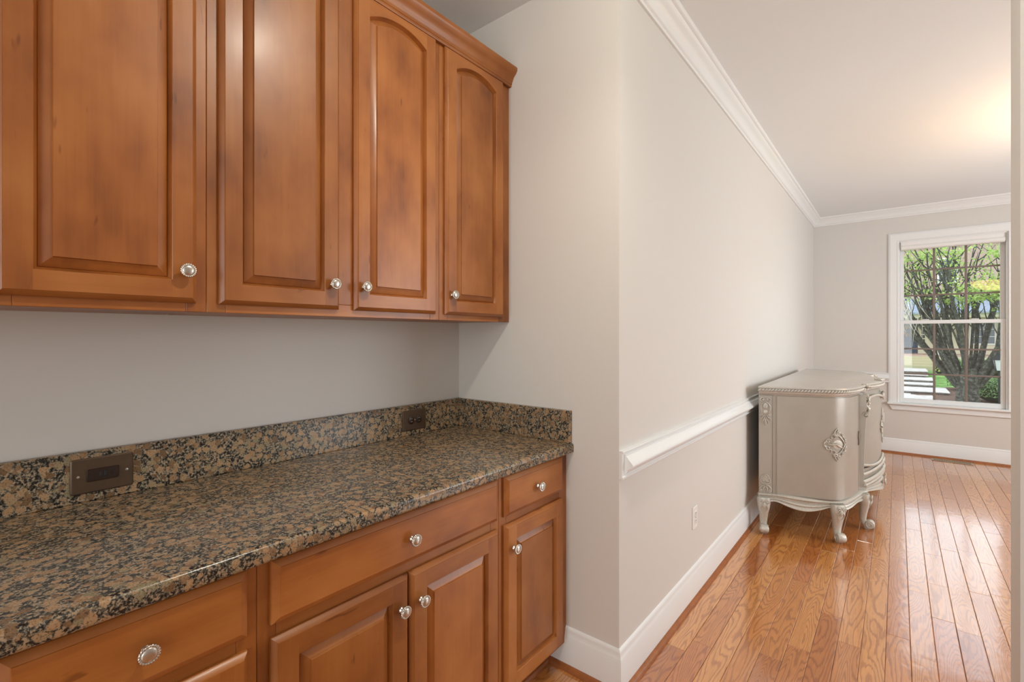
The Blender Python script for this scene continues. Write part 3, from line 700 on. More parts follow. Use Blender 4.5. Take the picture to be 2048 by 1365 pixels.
def offs(pl, d):
    """inset an open outline (back corners keep v=0)"""
    out = []; n = len(pl)
    for i in range(n):
        a = Vector(pl[max(i-1, 0)]); b = Vector(pl[min(i+1, n-1)]); t = (b - a).normalized(); nrm = Vector((-t.y, t.x))
        p = Vector(pl[i]) - nrm*d
        out.append((p.x, max(p.y, 0.0)))
    out[0] = (out[0][0], 0.0); out[-1] = (out[-1][0], 0.0)
    return out
def W3(p, z): return (SX + p[0], SY - p[1], z)
def ring(d, z, src=outl): return [W3(p, z) for p in offs(src, d)]
# arc-length lookup along the outline: position and outward normal
cum = [0.0]
for a, b in zip(outl[:-1], outl[1:]): cum.append(cum[-1] + sqrt((a[0]-b[0])**2 + (a[1]-b[1])**2))
TOT = cum[-1]
def at_s(s, d=0.0):
    s = min(max(s, 0), TOT - 1e-6); i = 0
    while cum[i+1] < s: i += 1
    t = (s - cum[i])/(cum[i+1] - cum[i]); a, b = Vector(outl[i]), Vector(outl[i+1])
    a2 = Vector(outl[max(i-2, 0)]); b2 = Vector(outl[min(i+3, len(outl)-1)])
    tg = (b2 - a2).normalized(); n = Vector((-tg.y, tg.x)); p = a + (b - a)*t - n*d
    return p, n, tg
def S3(s, z, d=0.0):
    p, n, t = at_s(s, d); return Vector(W3(p, z))
def S3n(s):
    p, n, t = at_s(s); return Vector((n.x, -n.y, 0)), Vector((t.x, -t.y, 0))
def s_at(idx): return cum[idx]
sb = empty('sideboard', (SX, SY - .3, 0), 'champagne silver carved sideboard with bowed ends on scrolled legs', 'sideboard')
BI = .030                                                # body inset from the top's edge
TOPZ = 1.008
mb = MB(); mb.loft([ring(BI, .262), ring(BI, .962)], True, True, True); mb.build('body', M['silver'], sb, smooth=40)
mb = MB(); mb.loft([ring(.026, .948), ring(.022, .955), ring(.014, .960), ring(.010, .966), ring(.010, .972), ring(.006, .976), ring(.006, .992), ring(.0005, .996), ring(.0, 1.001), ring(.003, 1.006), ring(.010, TOPZ)], True, True, True); mb.build('top', M['silvertop_sheen'], sb, smooth=35)
# gadroon rope under the top edge
mb = MB(); s = .008
while s < TOT - .006:
    p = S3(s, .984, .004); n, t = S3n(s); up = Vector((0, 0, 1))
    a = (t*0.75 + up*0.66).normalized(); b = n.cross(a)
    mb.ball(p, (.0150, .0068, .0098), a, b, n, 8, 5); s += .0195
mb.build('gadroon_edge', M['silver2'], sb, smooth=60)
# curved doors on the bowed ends, posts beside the wall, doors of the centre
def patch(s0, s1, z0, z1, d0, d1, n=24, edge=.010):
    """raised slab following the outline: outset d1 above surface inset d0"""
    mb = MB(); ss = [s0 + (s1 - s0)*i/n for i in range(n + 1)]
    A = [S3(q, z0, d0) for q in ss] + [S3(q, z1, d0) for q in ss[::-1]]
    k = edge; s2 = [s0 + k + (s1 - s0 - 2*k)*i/n for i in range(n + 1)]
    B = [S3(q, z0 + k*.15, d1) for q in ss] + [S3(q, z1 - k*.15, d1) for q in ss[::-1]]
    loops = [A, B]; mb.loft(loops, True)
    m = n + 1
    low = [S3(q, z0 + k*.15, d1) for q in ss]; up = [S3(q, z1 - k*.15, d1) for q in ss]
    mb.loft([low, up], False)
    return mb
def mirror_parts(fn):
    fn(lambda s: s, 1); fn(lambda s: TOT - s, -1)
iw = (len(wing) - 1)
SP = s_at(iw)                                            # where the wing meets the pilaster
def wing_parts(f, sg):
    lo = lambda a, b: (min(f(a), f(b)), max(f(a), f(b)))
    a, b = lo(.006, .086); patch(a, b, .266, .946, BI, BI - .010, 4).build('post', M['silver'], sb, smooth=30)
    a, b = lo(.118, SP - .050); patch(a, b, .268, .944, BI, BI - .007, 40).build('curved_door', M['silver'], sb, smooth=30)
    a, b = lo(SP - .034, SP - .022); patch(a, b, .268, .944, BI, BI - .006, 3).build('bead', M['silver'], sb, smooth=30)
    a, b = lo(.094, .104); patch(a, b, .268, .944, BI, BI - .006, 3).build('bead', M['silver'], sb, smooth=30)
mirror_parts(wing_parts)
# apron with a wavy lower edge and two running mouldings
NS = 150
def zb(s):
    x = min(s, TOT - s)
    k = x/SP
    if k < 1: return .198 - .024*math.exp(-((k - .33)/.11)**2) + .024*math.exp(-((k - .12)/.07)**2) + .024*math.exp(-((k - .52)/.07)**2) + .022*math.exp(-((k-.82)/.12)**2)
    y = (x - SP)/(TOT/2 - SP); return .205 - .045*math.exp(-((y - 1)/.30)**2) + .015*math.exp(-((y-.30)/.2)**2)
rows = [(0.0, BI), (0.0, .008), (.08, .001), (.16, .001), (.24, .010), (.30, .016), (.44, .016), (.50, .008), (.60, .006), (.68, .014), (.76, .014), (.84, .006), (.94, .004), (1.0, .010), (1.0, .045)]
mb = MB(); loops = []
def zt(s):
    x = min(s, TOT - s); k = x/SP
    return .272 - .014*math.exp(-((k - .5)/.2)**2) if k < 1 else .268
for fr, d in rows:
    loops.append([tuple(S3(TOT*i/NS, zt(TOT*i/NS) + (zb(TOT*i/NS) - zt(TOT*i/NS))*fr, d)) for i in range(NS + 1)])
mb.loft(loops, False); mb.build('apron', M['silver2'], sb, smooth=50)
# legs
def spiral(cx, cy, r, turns, a0, sgn, n=26, k=0.12):
    return [(cx + (r*(1 - (1-k)*i/n))*cos(a0 + sgn*2*pi*turns*i/n), cy + (r*(1 - (1-k)*i/n))*sin(a0 + sgn*2*pi*turns*i/n)) for i in range(n + 1)]
def leg(s, splay=1.0, inward=.030):
    n, t = S3n(s); o = S3(s, 0, inward)
    prof = [(.245, .0, .042), (.215, .008, .042), (.180, .012, .037), (.140, .008, .029), (.100, .003, .0245), (.065, .001, .0215), (.040, .008, .021), (.022, .020, .021), (.006, .024, .020), (.0006, .023, .018)]
    mb = MB(); loops = []
    for z, d, r in prof:
        c = o + n*(d*splay) + Vector((0, 0, z)); lp = []
        for k in range(12):
            a = 2*pi*k/12; q = (abs(cos(a))**4 + abs(sin(a))**4)**(-.25)
            lp.append(c + n*(r*q*cos(a)*.9) + t*(r*q*sin(a)))
        loops.append(lp)
    mb.loft(loops, True, True, True); lg = mb.build('leg', M['silver2'], sb, smooth=50)
    mb = MB()                                             # rolled toe with its volute
    c = o + n*(.034*splay + .006) + Vector((0, 0, .036))
    mb.lathe([(.026, -.024), (.029, -.020), (.029, .020), (.026, .024)], c, t, 18)
    for sd in (-1, 1):
        mb.tube([c + n*u + Vector((0, 0, v)) + t*(.024*sd) for u, v in spiral(0, 0, .024, 1.6, 2.0, 1, 22)], .0040, 6)
    mb.build('scroll_foot', M['silver2'], lg, smooth=50)
    mb = MB()                                             # carved knee
    for sd in (-1, 1):
        mb.tube([o + n*(.050 + .003*sin(v*60)) + t*(u*sd) + Vector((0, 0, .205 + v)) for u, v in spiral(.016, .018, .015, 1.3, -1.2, 1, 20)], .0036, 6)
        mb.tube([o + n*(.052 - .014*i/8) + t*(sd*(.004 + .018*sin(pi*i/8))) + Vector((0, 0, .205 - .055*i/8)) for i in range(9)], [.004 - .0003*i for i in range(9)], 6)
    mb.ball(o + n*.050 + Vector((0, 0, .200)), (.010, .007, .022), t, n, (0, 0, 1), 8, 6)
    mb.build('knee_carving', M['silver2'], lg, smooth=50)
SC_ = .475                                               # corner of the bowed end
for s in (.035, SP + .045, TOT - .035, TOT - SP - .045): leg(s)
for s in (SC_, TOT - SC_): leg(s, 1.0, .018)
# ---- carved ornaments on the surface: (u along s, v height) curves
def orn_tube(mb, s0, z0, pts, r, d, seg=6, lift=0.003):
    r = [q*1.35 for q in r] if isinstance(r, (list, tuple)) else r*1.35
    mb.tube([S3(s0 + u, z0 + v, d - lift) for u, v in pts], r, seg)
def cartouche(s0, z0, d, name, sx=1.0, sz=1.0, dirn=1):
    mb = MB(); q = dirn
    def T(pts, r): orn_tube(mb, s0, z0, [(u*sx*q, v*sz) for u, v in pts], r, d)
    for m in (1, -1):
        T([(u, m*v) for u, v in spiral(-.012, .066, .013, 1.4, -pi/2, -1)], .0032)
        T([(u, m*v) for u, v in [(-.012, .053), (.004, .056), (.016, .046), (.030, .030), (.040, .014), (.046, 0)]], .0030)
        T([(u, m*v) for u, v in spiral(-.050, .022, .013, 1.3, 0.3, 1)], .0032)
        T([(u, m*v) for u, v in [(-.037, .026), (-.034, .044), (-.037, .052)]], .0026)
        T([(u, m*v) for u, v in [(-.036, .038), (-.024, .036), (-.012, .046)]], .0030)
        T([(u, m*v) for u, v in [(-.003, .078), (.002, .090), (-.001, .104)]], [.0042, .0036, .0014])
        T([(u, m*v) for u, v in [(-.020, .076), (-.012, .090), (-.001, .104)]], [.0030, .0034, .0014])
        T([(u, m*v) for u, v in spiral(.030, .058, .009, 1.1, 2.5, -1, 16)], .0028)
        T([(u, m*v) for u, v in spiral(.048, .034, .009, 1.1, 2.8, -1, 16)], .0028)
        T([(u, m*v) for u, v in [(-.070, .004), (-.064, .014), (-.052, .034)]], [.0036, .0040, .0020])
        T([(u, m*v) for u, v in spiral(.056, .012, .008, 1.0, 3.0, -1, 14)], .0026)
        for u, v, a in ((.012, .074, .006), (.040, .046, .006), (.056, .024, .006), (-.026, .060, .005), (-.060, .014, .006), (.018, .052, .004)):
            p = S3(s0 + u*sx*q, z0 + m*v*sz, d); n, t = S3n(s0 + u*sx*q); mb.ball(p, (a, .003, a*1.3), t, n, (0, 0, 1), 6, 4)
    T([(-.050, .002), (-.030, -.004), (-.010, .002), (.012, -.014), (.030, -.022)], [.002, .0045, .004, .0045, .002])
    T([(-.034, .010), (-.014, .012), (.004, .004)], .0026)
    n, t = S3n(s0); mb.ball(S3(s0, z0, d + .001), (.026*sx, .0016, .028*sz), t, n, (0, 0, 1), 14, 6)
    return mb.build(name, M['silver2'], sb, smooth=60)
def end_carving(f, sg):
    cartouche(f(.485), .634, BI - .008, 'cartouche', 1.30, 1.05, sg)
    # mask, scrolls and acanthus on the post
    s0 = f(.046); d = BI - .011; mb = MB(); n, t = S3n(s0)
    def T(pts, r): orn_tube(mb, s0, 0, [(u*sg, v) for u, v in pts], r, d)
    for m in (1, -1):
        T([(m*u, v) for u, v in spiral(.018, .918, .016, 1.35, -pi/2, 1, 22)], .0034)
        T([(m*u, v) for u, v in [(.004, .900), (.020, .888), (.030, .868), (.028, .842), (.022, .826)]], [.003, .0036, .0036, .003, .002])
        T([(m*u, v) for u, v in spiral(.024, .812, .010, 1.2, 1.6, -1, 16)], .0030)
        T([(m*u, v) for u, v in [(.006, .812), (.018, .794), (.032, .784), (.030, .770)]], [.003, .0038, .003, .0016])
        T([(m*u, v) for u, v in [(.003, .800), (.010, .776), (.018, .766), (.016, .752)]], [.003, .0038, .003, .0016])
        T([(m*u, v) for u, v in [(.0, .786), (.004, .760), (.002, .736)]], [.003, .0036, .0014])
    mb.ball(S3(s0, .872, d + .001), (.0185, .010, .024), t, n, (0, 0, 1), 12, 8)
    mb.ball(S3(s0, .874, d - .010), (.003, .004, .006), t, n, (0, 0, 1), 6, 4)
    for m in (1, -1): mb.ball(S3(s0 + m*.0075, .880, d - .0085), (.0042, .0022, .002), t, n, (0, 0, 1), 6, 4)
    mb.ball(S3(s0, .861, d - .0085), (.005, .002, .0018), t, n, (0, 0, 1), 6, 4)
    mb.ball(S3(s0, .830, d + .002), (.016, .007, .018), t, n, (0, 0, 1), 10, 6)
    mb.build('mask_carving', M['silver2'], sb, smooth=60)
    mb = MB()                                             # shell and leaves at the foot of the post
    for i in range(11):
        a = pi*i/10; u, v = cos(a), sin(a)
        orn_tube(mb, s0, 0, [(sg*.006*u, .352 + .006*v), (sg*.024*u, .356 + .040*v)], [.0016, .0036], d)
    orn_tube(mb, s0, 0, [(sg*.029*cos(pi*i/16), .350 + .050*sin(pi*i/16)) for i in range(17)], .0026, d)
    orn_tube(mb, s0, 0, [(sg*.029, .350), (sg*.020, .340), (0, .336), (-sg*.020, .340), (-sg*.029, .350)], .0030, d)
    for m in (1, -1):
        orn_tube(mb, s0, 0, [(sg*m*u, v) for u, v in spiral(.028, .288, .011, 1.3, 1.2, 1, 18)], .0032, d)
        orn_tube(mb, s0, 0, [(sg*m*u, v) for u, v in [(.004, .330), (.022, .322), (.034, .306), (.036, .296)]], .0032, d)
        orn_tube(mb, s0, 0, [(sg*m*u, v) for u, v in [(.003, .322), (.012, .304), (.010, .278)]], [.003, .0038, .0016], d)
    mb.build('shell_carving', M['silver2'], sb, smooth=60)
    # console pilaster where the end meets the bowed centre
    s1 = f(SP + .048); n, t = S3n(s1); mb = MB()
    base = S3(s1, 0, .030); loops = []
    for z, h, o_ in ((.290, .014, .004), (.40, .017, .006), (.55, .020, .010), (.70, .024, .016), (.80, .027, .022), (.86, .030, .026), (.945, .030, .020)):
        c = base + Vector((0, 0, z)); loops.append([c + t*h + n*o_, c - t*h + n*o_, c - t*h - n*.03, c + t*h - n*.03])
    mb.loft(loops, True, True, True); pil = mb.build('pilaster', M['silver'], sb)
    mb = MB(); mb2 = MB(); mb3 = MB()
    for sd in (-1, 1):
        mb2.tube([base + t*(sd*.030) + n*(.020 + u) + Vector((0, 0, v)) for u, v in spiral(.0, .800, .022, 1.7, 1.2, 1, 26)], .0042, 6)
        mb.tube([base + t*(sd*.022) + n*(.030 + .008*sin(i)) + Vector((0, 0, .82 + .10*i/9)) for i in range(10)], [.005, .007, .006, .008, .006, .007, .005, .007, .006, .004], 7)
        mb.tube([base + t*(sd*.026) + n*(.024 + u) + Vector((0, 0, v)) for u, v in spiral(.0, .930, .016, 1.3, -1.5, -1, 20)], .0038, 6)
        mb3.tube([base + t*(sd*.014) + n*(.012 + u) + Vector((0, 0, v)) for u, v in spiral(.0, .300, .014, 1.3, 1.5, -1, 20)], .0038, 6)
    for i in range(6): mb.ball(base + n*(.032 + .004*(i % 2)) + Vector((0, 0, .826 + .018*i)), (.012, .010, .012), t, n, (0, 0, 1), 8, 5)
    mb2.ball(base + n*.018 + Vector((0, 0, .800)), (.034, .012, .012), t, n, (0, 0, 1), 8, 5); mb3.ball(base + n*.010 + Vector((0, 0, .300)), (.018, .010, .010), t, n, (0, 0, 1), 8, 5)
    mb.build('leaf_carving', M['silver2'], pil, smooth=60); mb2.build('volute', M['silver2'], pil, smooth=60); mb3.build('foot_volute', M['silver2'], pil, smooth=60)
    mb = MB()                                             # carved cap that runs onto the top
    for u, dd, zz, a in ((-.02, -.004, 1.000, .016), (0, -.010, .998, .018), (.02, -.004, 1.000, .016), (-.012, .010, 1.006, .012), (.012, .012, 1.006, .012), (0, .026, 1.008, .012)):
        mb.ball(S3(s1 + u, zz, dd), (a, a, .010), t, n, (0, 0, 1), 8, 5)
    for m in (1, -1):
        mb.tube([S3(s1 + m*u, 1.006, .012 + v) for u, v in spiral(.028, .006, .014, 1.2, 2.6, 1, 18)], .004, 6)
    mb.build('corner_leaf', M['silver2'], sb, smooth=60)
mirror_parts(end_carving)
# bowed centre: two doors, arched mouldings above and below, apron carving, top crest
sc0, sc1 = SP + .115, TOT - SP - .115
for a, b in ((sc0, (sc0 + sc1)/2 - .003), ((sc0 + sc1)/2 + .003, sc1)):
    patch(a, b, .400, .905, BI, BI - .012, 24).build('centre_door', M['silver'], sb, smooth=30)
    mb = MB(); ww = b - a
    orn_tube(mb, a, 0, [(ww*i/16, .875 + .035*sin(pi*i/16)) for i in range(17)], .007, BI - .014)
    orn_tube(mb, a, 0, [(ww*i/16, .432 - .035*sin(pi*i/16)) for i in range(17)], .008, BI - .016)
    mb.build('arched_moulding', M['silver2'], sb, smooth=60)
patch(sc0, sc1, .275, .392, BI, BI - .016, 40).build('lower_drawer', M['silver'], sb, smooth=30)
mb = MB(); ww = sc1 - sc0
for z_, r in ((.372, .009), (.318, .011), (.290, .008)): orn_tube(mb, sc0, 0, [(ww*i/40, z_ + .016*sin(2*pi*i/40 - pi/2)) for i in range(41)], r, BI - .022)
mb.build('wave_moulding', M['silver2'], sb, smooth=60)
mid = TOT/2
cartouche(mid, .655, BI - .016, 'centre_cartouche', 1.5, 1.35)
cartouche(mid, .235, -.006, 'apron_cartouche', 1.2, .45)
mb = MB()
for m in (1, -1):
    for u, z, a in ((.0, .905, .018), (.03, .900, .013), (.055, .893, .010)): mb.ball(S3(mid + m*u, z, BI - .022), (a, .014, a), (1, 0, 0), (0, 1, 0), (0, 0, 1), 8, 5)
    mb.tube([S3(mid + m*u, v, BI - .026) for u, v in spiral(.035, .880, .022, 1.3, 1.4, -1, 20)], .006, 6)
mb.build('crest_carving', M['silver2'], sb, smooth=60)
mb = MB()
for m in (1, -1):
    mb.tube([S3(mid + m*u, 1.012, .020 + v) for u, v in spiral(.05, .012, .030, 1.2, 2.2, 1, 20)], .008, 6)
    mb.tube([S3(mid + m*(.02 + .09*i/8), 1.010, .002 + .02*sin(pi*i/8)) for i in range(9)], [.009, .010, .010, .009, .008, .007, .006, .005, .003], 6)
mb.ball(S3(mid, 1.012, .012), (.024, .020, .010), (1, 0, 0), (0, 1, 0), (0, 0, 1), 10, 6)
mb.build('top_crest', M['silver2'], sb, smooth=60)
for s in (SP - .075, TOT - SP + .075):                     # little key plate at the edge of each curved door
    mb = MB(); orn_tube(mb, s, 0, [(.006*sin(i*1.3), .60 + .016*i) for i in range(7)], .0020, BI - .009); mb.build('key_plate', M['bowlmetal'], sb, smooth=60)

# ================================================================== the garden and the house across
M['lawn'] = ground('lawn_grass', [s2l(70, 104, 48), s2l(104, 146, 70), s2l(134, 172, 92)], 2.5, .4)
M['mulch'] = ground('bark_mulch', [s2l(62, 46, 38), s2l(96, 74, 60), s2l(128, 104, 88)], 18, .8)
M['stone'] = ground('pale_flagstone', [s2l(160, 157, 153), s2l(190, 187, 182), s2l(208, 206, 202)], 4, .2)
M['riser'] = ground('stacked_stone', [s2l(70, 68, 64), s2l(118, 114, 106), s2l(150, 146, 136)], 9, .8)
M['bark'] = ground('grey_bark', [s2l(32, 31, 27), s2l(62, 63, 55), s2l(118, 122, 108)], 11, 1.0)
M['twig'] = plain('pale_twig', s2l(176, 166, 150), .8)
M['leaf'] = leafmat('spring_leaf', s2l(136, 168, 78), s2l(190, 212, 118))
M['dleaf'] = leafmat('evergreen_leaf', s2l(64, 104, 52), s2l(138, 176, 104))
M['yleaf'] = leafmat('golden_leaf', s2l(160, 180, 80), s2l(214, 216, 120))
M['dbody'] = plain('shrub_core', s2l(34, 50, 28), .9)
M['brick'] = brickmat()
M['cream'] = plain('cream_house_paint', s2l(216, 208, 180), .6)
M['hwhite'] = plain('white_house_paint', s2l(226, 224, 216), .5)
M['bdoor'] = plain('navy_door_paint', s2l(44, 62, 82), .4)
M['roof'] = ground('blue_grey_shingle', [s2l(112, 128, 146), s2l(138, 152, 168), s2l(160, 172, 186)], 6, .3)
M['tan'] = plain('tan_step_paint', s2l(180, 172, 138), .6)
M['dglass'] = plain('dark_window_glass', s2l(60, 72, 78), .08, spec=.8)
M['lampblk'] = plain('black_lamp_metal', s2l(36, 38, 42), .4, .5)
M['frost'] = plain('frosted_lamp_glass', s2l(190, 196, 194), .3)
M['wreath'] = leafmat('wreath_flowers', s2l(150, 92, 40), s2l(206, 160, 70))

def gz(x, y):                                              # ground height
    t = min(max((x - 27.0)/11.0, 0), 1); return -1.28 + .55*t*t*(3 - 2*t)
mb = MB(); gx = [7.6 + 42*i/60 for i in range(61)]; gy = [-26 + 44*i/44 for i in range(45)]
vs_ = [(x, y, gz(x, y) + .02*sin(x*1.3 + y*.7)) for x in gx for y in gy]
mb.add(vs_, [(i*45 + j, (i+1)*45 + j, (i+1)*45 + j + 1, i*45 + j + 1) for i in range(60) for j in range(44)])
struct('lawn', mb, M['lawn'], 'green lawn outside the window', smooth=180, recalc=False)
# mulch bed
def flat(name, pts, z, th, mat):
    mb = MB(); lo = [(x, y, z(x, y) - th) for x, y in pts]; hi = [(x, y, z(x, y)) for x, y in pts]; mb.loft([lo, hi], True, True, True); return mb.build(name, mat)
bedp = [(24.5 + 4.6*cos(a) + 1.5, -2.3 + 2.1*sin(a)) for a in [2*pi*i/28 for i in range(28)]]
tag(flat('mulch_bed', bedp, lambda x, y: gz(x, y) + .045, .12, M['mulch']), 'brown mulch bed around the foot of the big tree', kind='structure')
bedl = [(25 + 5*cos(a), 2.15 + 1.35*sin(a)) for a in [2*pi*i/20 for i in range(20)]]
tag(flat('mulch_bed', bedl, lambda x, y: gz(x, y) + .045, .12, M['mulch']), 'brown mulch bed left of the pale garden path', kind='structure')
# garden path
pp = [(17, -3.2), (20, -2.9), (22.5, -1.55), (24.5, -1.2), (27.6, -1.15), (27.6, .75), (24.5, .85), (22, .9), (19, .6), (17, .3)]
tag(flat('garden_path', pp, lambda x, y: gz(x, y) + .065, .2, M['stone']), 'pale flagstone path curving toward the steps', kind='structure')
# slab steps up the slope: pale tread on stacked stone riser
stp = empty('garden_steps', (31, -.3, -1.25), 'broad pale stone slab steps climbing to the porch', 'steps')
zz = -1.215
for k, (xa, xb, ya_, yb2) in enumerate([(27.4, 29.9, -1.75, .9), (29.6, 31.2, -1.35, .95), (30.9, 33.0, -1.40, .95), (32.7, 34.3, -1.25, .95), (34.0, 36.8, -1.30, .95)]):
    zz += .125
    MB().cbox(xa, xb, ya_, yb2, zz - .045, zz, .008).build('tread', M['stone'], stp)
    MB().box(xa + .05, xb, ya_ + .05, yb2 - .05, zz - .35, zz - .046).build('riser', M['riser'], stp)
# house
hs = empty('house', (42, -4, -.8), 'brick house across the garden with navy front door and blue grey porch roof', 'house')
HX = 41.2
def hb(name, mat, *a, par=None): return MB().box(*a).build(name, mat, par or hs)
hb('brick_wall', M['brick'], HX, HX + 8, -13, 7, -1.0, 7.4)
rf = MB(); rf.loft([[(HX - .5, y, 7.35), (HX + 8.5, y, 7.35), (HX + 4, y, 9.2)] for y in (-13.4, 7.4)], True, True, True); rf.build('roof', M['roof'], hs)
hb('porch_floor', M['cream'], HX - 2.3, HX, -9, 3, -1.0, .06)
hb('brick_edge', M['brick'], HX - 2.34, HX, -9.05, 3.05, .06, .155)
hb('siding', M['cream'], HX - .06, HX, -9, 3, .15, 2.75)
hb('porch_beam', M['cream'], HX - 2.35, HX - 2.05, -9, 3, 2.42, 2.80)
hb('porch_ceiling', M['cream'], HX - 2.3, HX, -9, 3, 2.62, 2.70)
rf = MB(); rf.loft([[(HX - 2.7, y, 2.78), (HX + .0, y, 3.75), (HX + .0, y, 3.60), (HX - 2.7, y, 2.66)] for y in (-9.2, 3.2)], True, True, True); rf.build('porch_roof', M['roof'], hs)
for y in (-1.92, -5.6, 1.9): hb('column', M['hwhite'], HX - 2.32, HX - 2.04, y - .15, y + .15, .155, 2.42)
dr = hb('front_door', M['bdoor'], HX - .12, HX - .05, -1.05, -.08, .18, 2.28)
for i in range(2):
    for j in range(3): MB().cbox(HX - .135, HX - .115, -1.0 + .47*i + .06, -1.0 + .47*i + .42, .32 + .62*j, .32 + .62*j + .5, .012).build('door_panel', M['bdoor'], dr)
hb('door_casing', M['cream'], HX - .15, HX - .05, -1.14, -1.05, .155, 2.40); hb('door_casing', M['cream'], HX - .15, HX - .05, -.08, .02, .155, 2.40); hb('door_casing', M['cream'], HX - .15, HX - .05, -1.62, .02, 2.28, 2.42)
sl = hb('sidelight', M['cream'], HX - .12, HX - .05, -1.50, -1.14, .155, 2.28)
for j in range(6): MB().box(HX - .128, HX - .119, -1.40, -1.23, .62 + .27*j, .62 + .27*j + .21).build('pane', M['dglass'], sl)
hb('door_casing', M['cream'], HX - .15, HX - .05, -1.62, -1.50, .155, 2.28)
for (y0, y1, z0, z1) in ((-4.7, -3.5, .75, 2.25), (-7.6, -6.4, .75, 2.25), (-3.0, -2.0, 4.7, 6.3), (.4, 1.4, 4.7, 6.3), (-7.2, -6.1, 4.7, 6.3)):
    wn = hb('window', M['hwhite'], HX - .12, HX - .02, y0, y1, z0, z1)
    for i in range(2):
        for j in range(3):
            a = y0 + .07 + (y1 - y0 - .14)*i/2; c = z0 + .08 + (z1 - z0 - .16)*j/3
            MB().box(HX - .128, HX - .119, a + .02, a + (y1 - y0 - .14)/2 - .02, c + .02, c + (z1 - z0 - .16)/3 - .02).build('pane', M['dglass'], wn)
for k in range(4):
    MB().cbox(HX - 2.34 - .34*(k + 1), HX - 2.34 - .34*k, -1.62, 1.5, -1.0, .06 - .175*k, .01).build('porch_step', M['tan'], hs)
# wreath on the door
mb = MB(); random.seed(11)
for k in range(90):
    a = random.uniform(0, 2*pi); r = .27 + random.uniform(-.08, .08)
    mb.ball((HX - .16 - random.uniform(0, .06), -.56 + r*cos(a), 1.62 + r*sin(a)), (.03, .05, .035), u=5, v=3)
tag(mb.build('wreath', M['wreath']), 'orange flower wreath hanging on the navy front door', 'wreath')
# porch wall lantern, white
wlr = empty('wall_lantern', (HX - .2, -3.05, 1.0), 'small white lantern on the porch front behind the tree', 'lantern')
MB().cbox(HX - .32, HX - .12, -3.17, -2.93, 1.25, 1.62, .02).build('glass_box', M['frost'], wlr)
MB().loft([[(HX - .22 - a, -3.05 - a, z), (HX - .22 + a, -3.05 - a, z), (HX - .22 + a, -3.05 + a, z), (HX - .22 - a, -3.05 + a, z)] for a, z in ((.16, 1.62), (.15, 1.66), (.03, 1.80))], True, True, True).build('cap', M['hwhite'], wlr)
MB().box(HX - .27, HX - .05, -3.09, -3.01, .95, 1.25).build('bracket', M['hwhite'], wlr)
# lamp post
LX, LY = 22.9, -2.70
lp = empty('lamp_post', (LX, LY, gz(LX, LY)), 'black garden lamp post at the right edge of the window', 'lamp post')
MB().lathe([(.045, -.1), (.045, 1.42)], (LX, LY, gz(LX, LY)), (0, 0, 1), 14).build('post', M['lampblk'], lp, smooth=40)
def frus(mb, z0, r0, z1, r1): return mb.loft([[(LX + r*cos(pi/4 + pi/2*k), LY + r*sin(pi/4 + pi/2*k), z) for k in range(4)] for r, z in ((r0, z0), (r1, z1))], True, True, True)
frus(MB(), .16, .13, .52, .22).build('lamp_glass', M['frost'], lp)
mb = MB(); frus(mb, .52, .27, .55, .27); frus(mb, .55, .27, .74, .06); frus(mb, .12, .10, .16, .15)
for k in range(4):
    a = pi/4 + pi/2*k; mb.tube([(LX + .14*cos(a), LY + .14*sin(a), .15), (LX + .225*cos(a), LY + .225*sin(a), .53)], .012, 6)
mb.build('lantern_frame', M['lampblk'], lp)
# path lights
for x, y, lb in ((22.4, -.42, 'small black path light on the pale garden path'), (26.0, .62, 'small dark path light beside the lowest slab step')):
    r = empty('path_light', (x, y, gz(x, y) + .06), lb, 'garden light', 'black path lights')
    MB().cbox(x - .08, x + .08, y - .10, y + .10, gz(x, y) + .06, gz(x, y) + .22, .02).build('housing', M['lampblk'], r)
    MB().cbox(x - .06, x + .06, y - .05, y + .05, gz(x, y) + .22, gz(x, y) + .27, .01).build('bracket', M['lampblk'], r)

# ---- leaves
def leaf(mb, p, n, L, Wd):
    n = Vector(n).normalized(); a = n.orthogonal().normalized(); ang = random.uniform(0, 2*pi)
    b = n.cross(a); d = a*cos(ang) + b*sin(ang); e = n.cross(d); p = Vector(p)
    mb.add([p - d*L*.5, p + e*Wd*.5 + n*Wd*.12, p + d*L*.5, p - e*Wd*.5 + n*Wd*.12], [(0, 1, 2, 3)])
def shrub(name, c, r, nleaf, mat, label, group=None, L=.085):
    rt = empty(name, (c[0], c[1], c[2] - r[2]), label, 'shrub', group)
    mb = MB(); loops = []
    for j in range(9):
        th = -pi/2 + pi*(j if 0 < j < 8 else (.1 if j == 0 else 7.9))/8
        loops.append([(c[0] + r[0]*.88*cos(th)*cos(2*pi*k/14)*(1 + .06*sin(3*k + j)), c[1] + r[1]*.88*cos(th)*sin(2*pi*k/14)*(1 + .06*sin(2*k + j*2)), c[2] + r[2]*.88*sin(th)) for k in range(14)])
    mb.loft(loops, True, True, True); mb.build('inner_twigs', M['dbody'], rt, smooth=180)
    mb = MB()
    for k in range(nleaf):
        v = Vector((random.gauss(0, 1), random.gauss(0, 1), random.gauss(0, 1))).normalized()
        if v.z < -.4: v.z = -v.z
        q = random.uniform(.84, 1.08)
        p = (c[0] + r[0]*v.x*q, c[1] + r[1]*v.y*q, c[2] + r[2]*v.z*q)
        leaf(mb, p, v + Vector((random.uniform(-.7, .7), random.uniform(-.7, .7), random.uniform(-.2, .9))), L*random.uniform(.7, 1.3), L*.55)
    mb.build('leaves', mat, rt, kind='stuff', recalc=False)
random.seed(21)
shrub('hedge', (26.1, -3.10, -.80), (.85, .86, .55), 2600, M['dleaf'], 'rounded green hedge right of the tree trunk', 'clipped hedges')
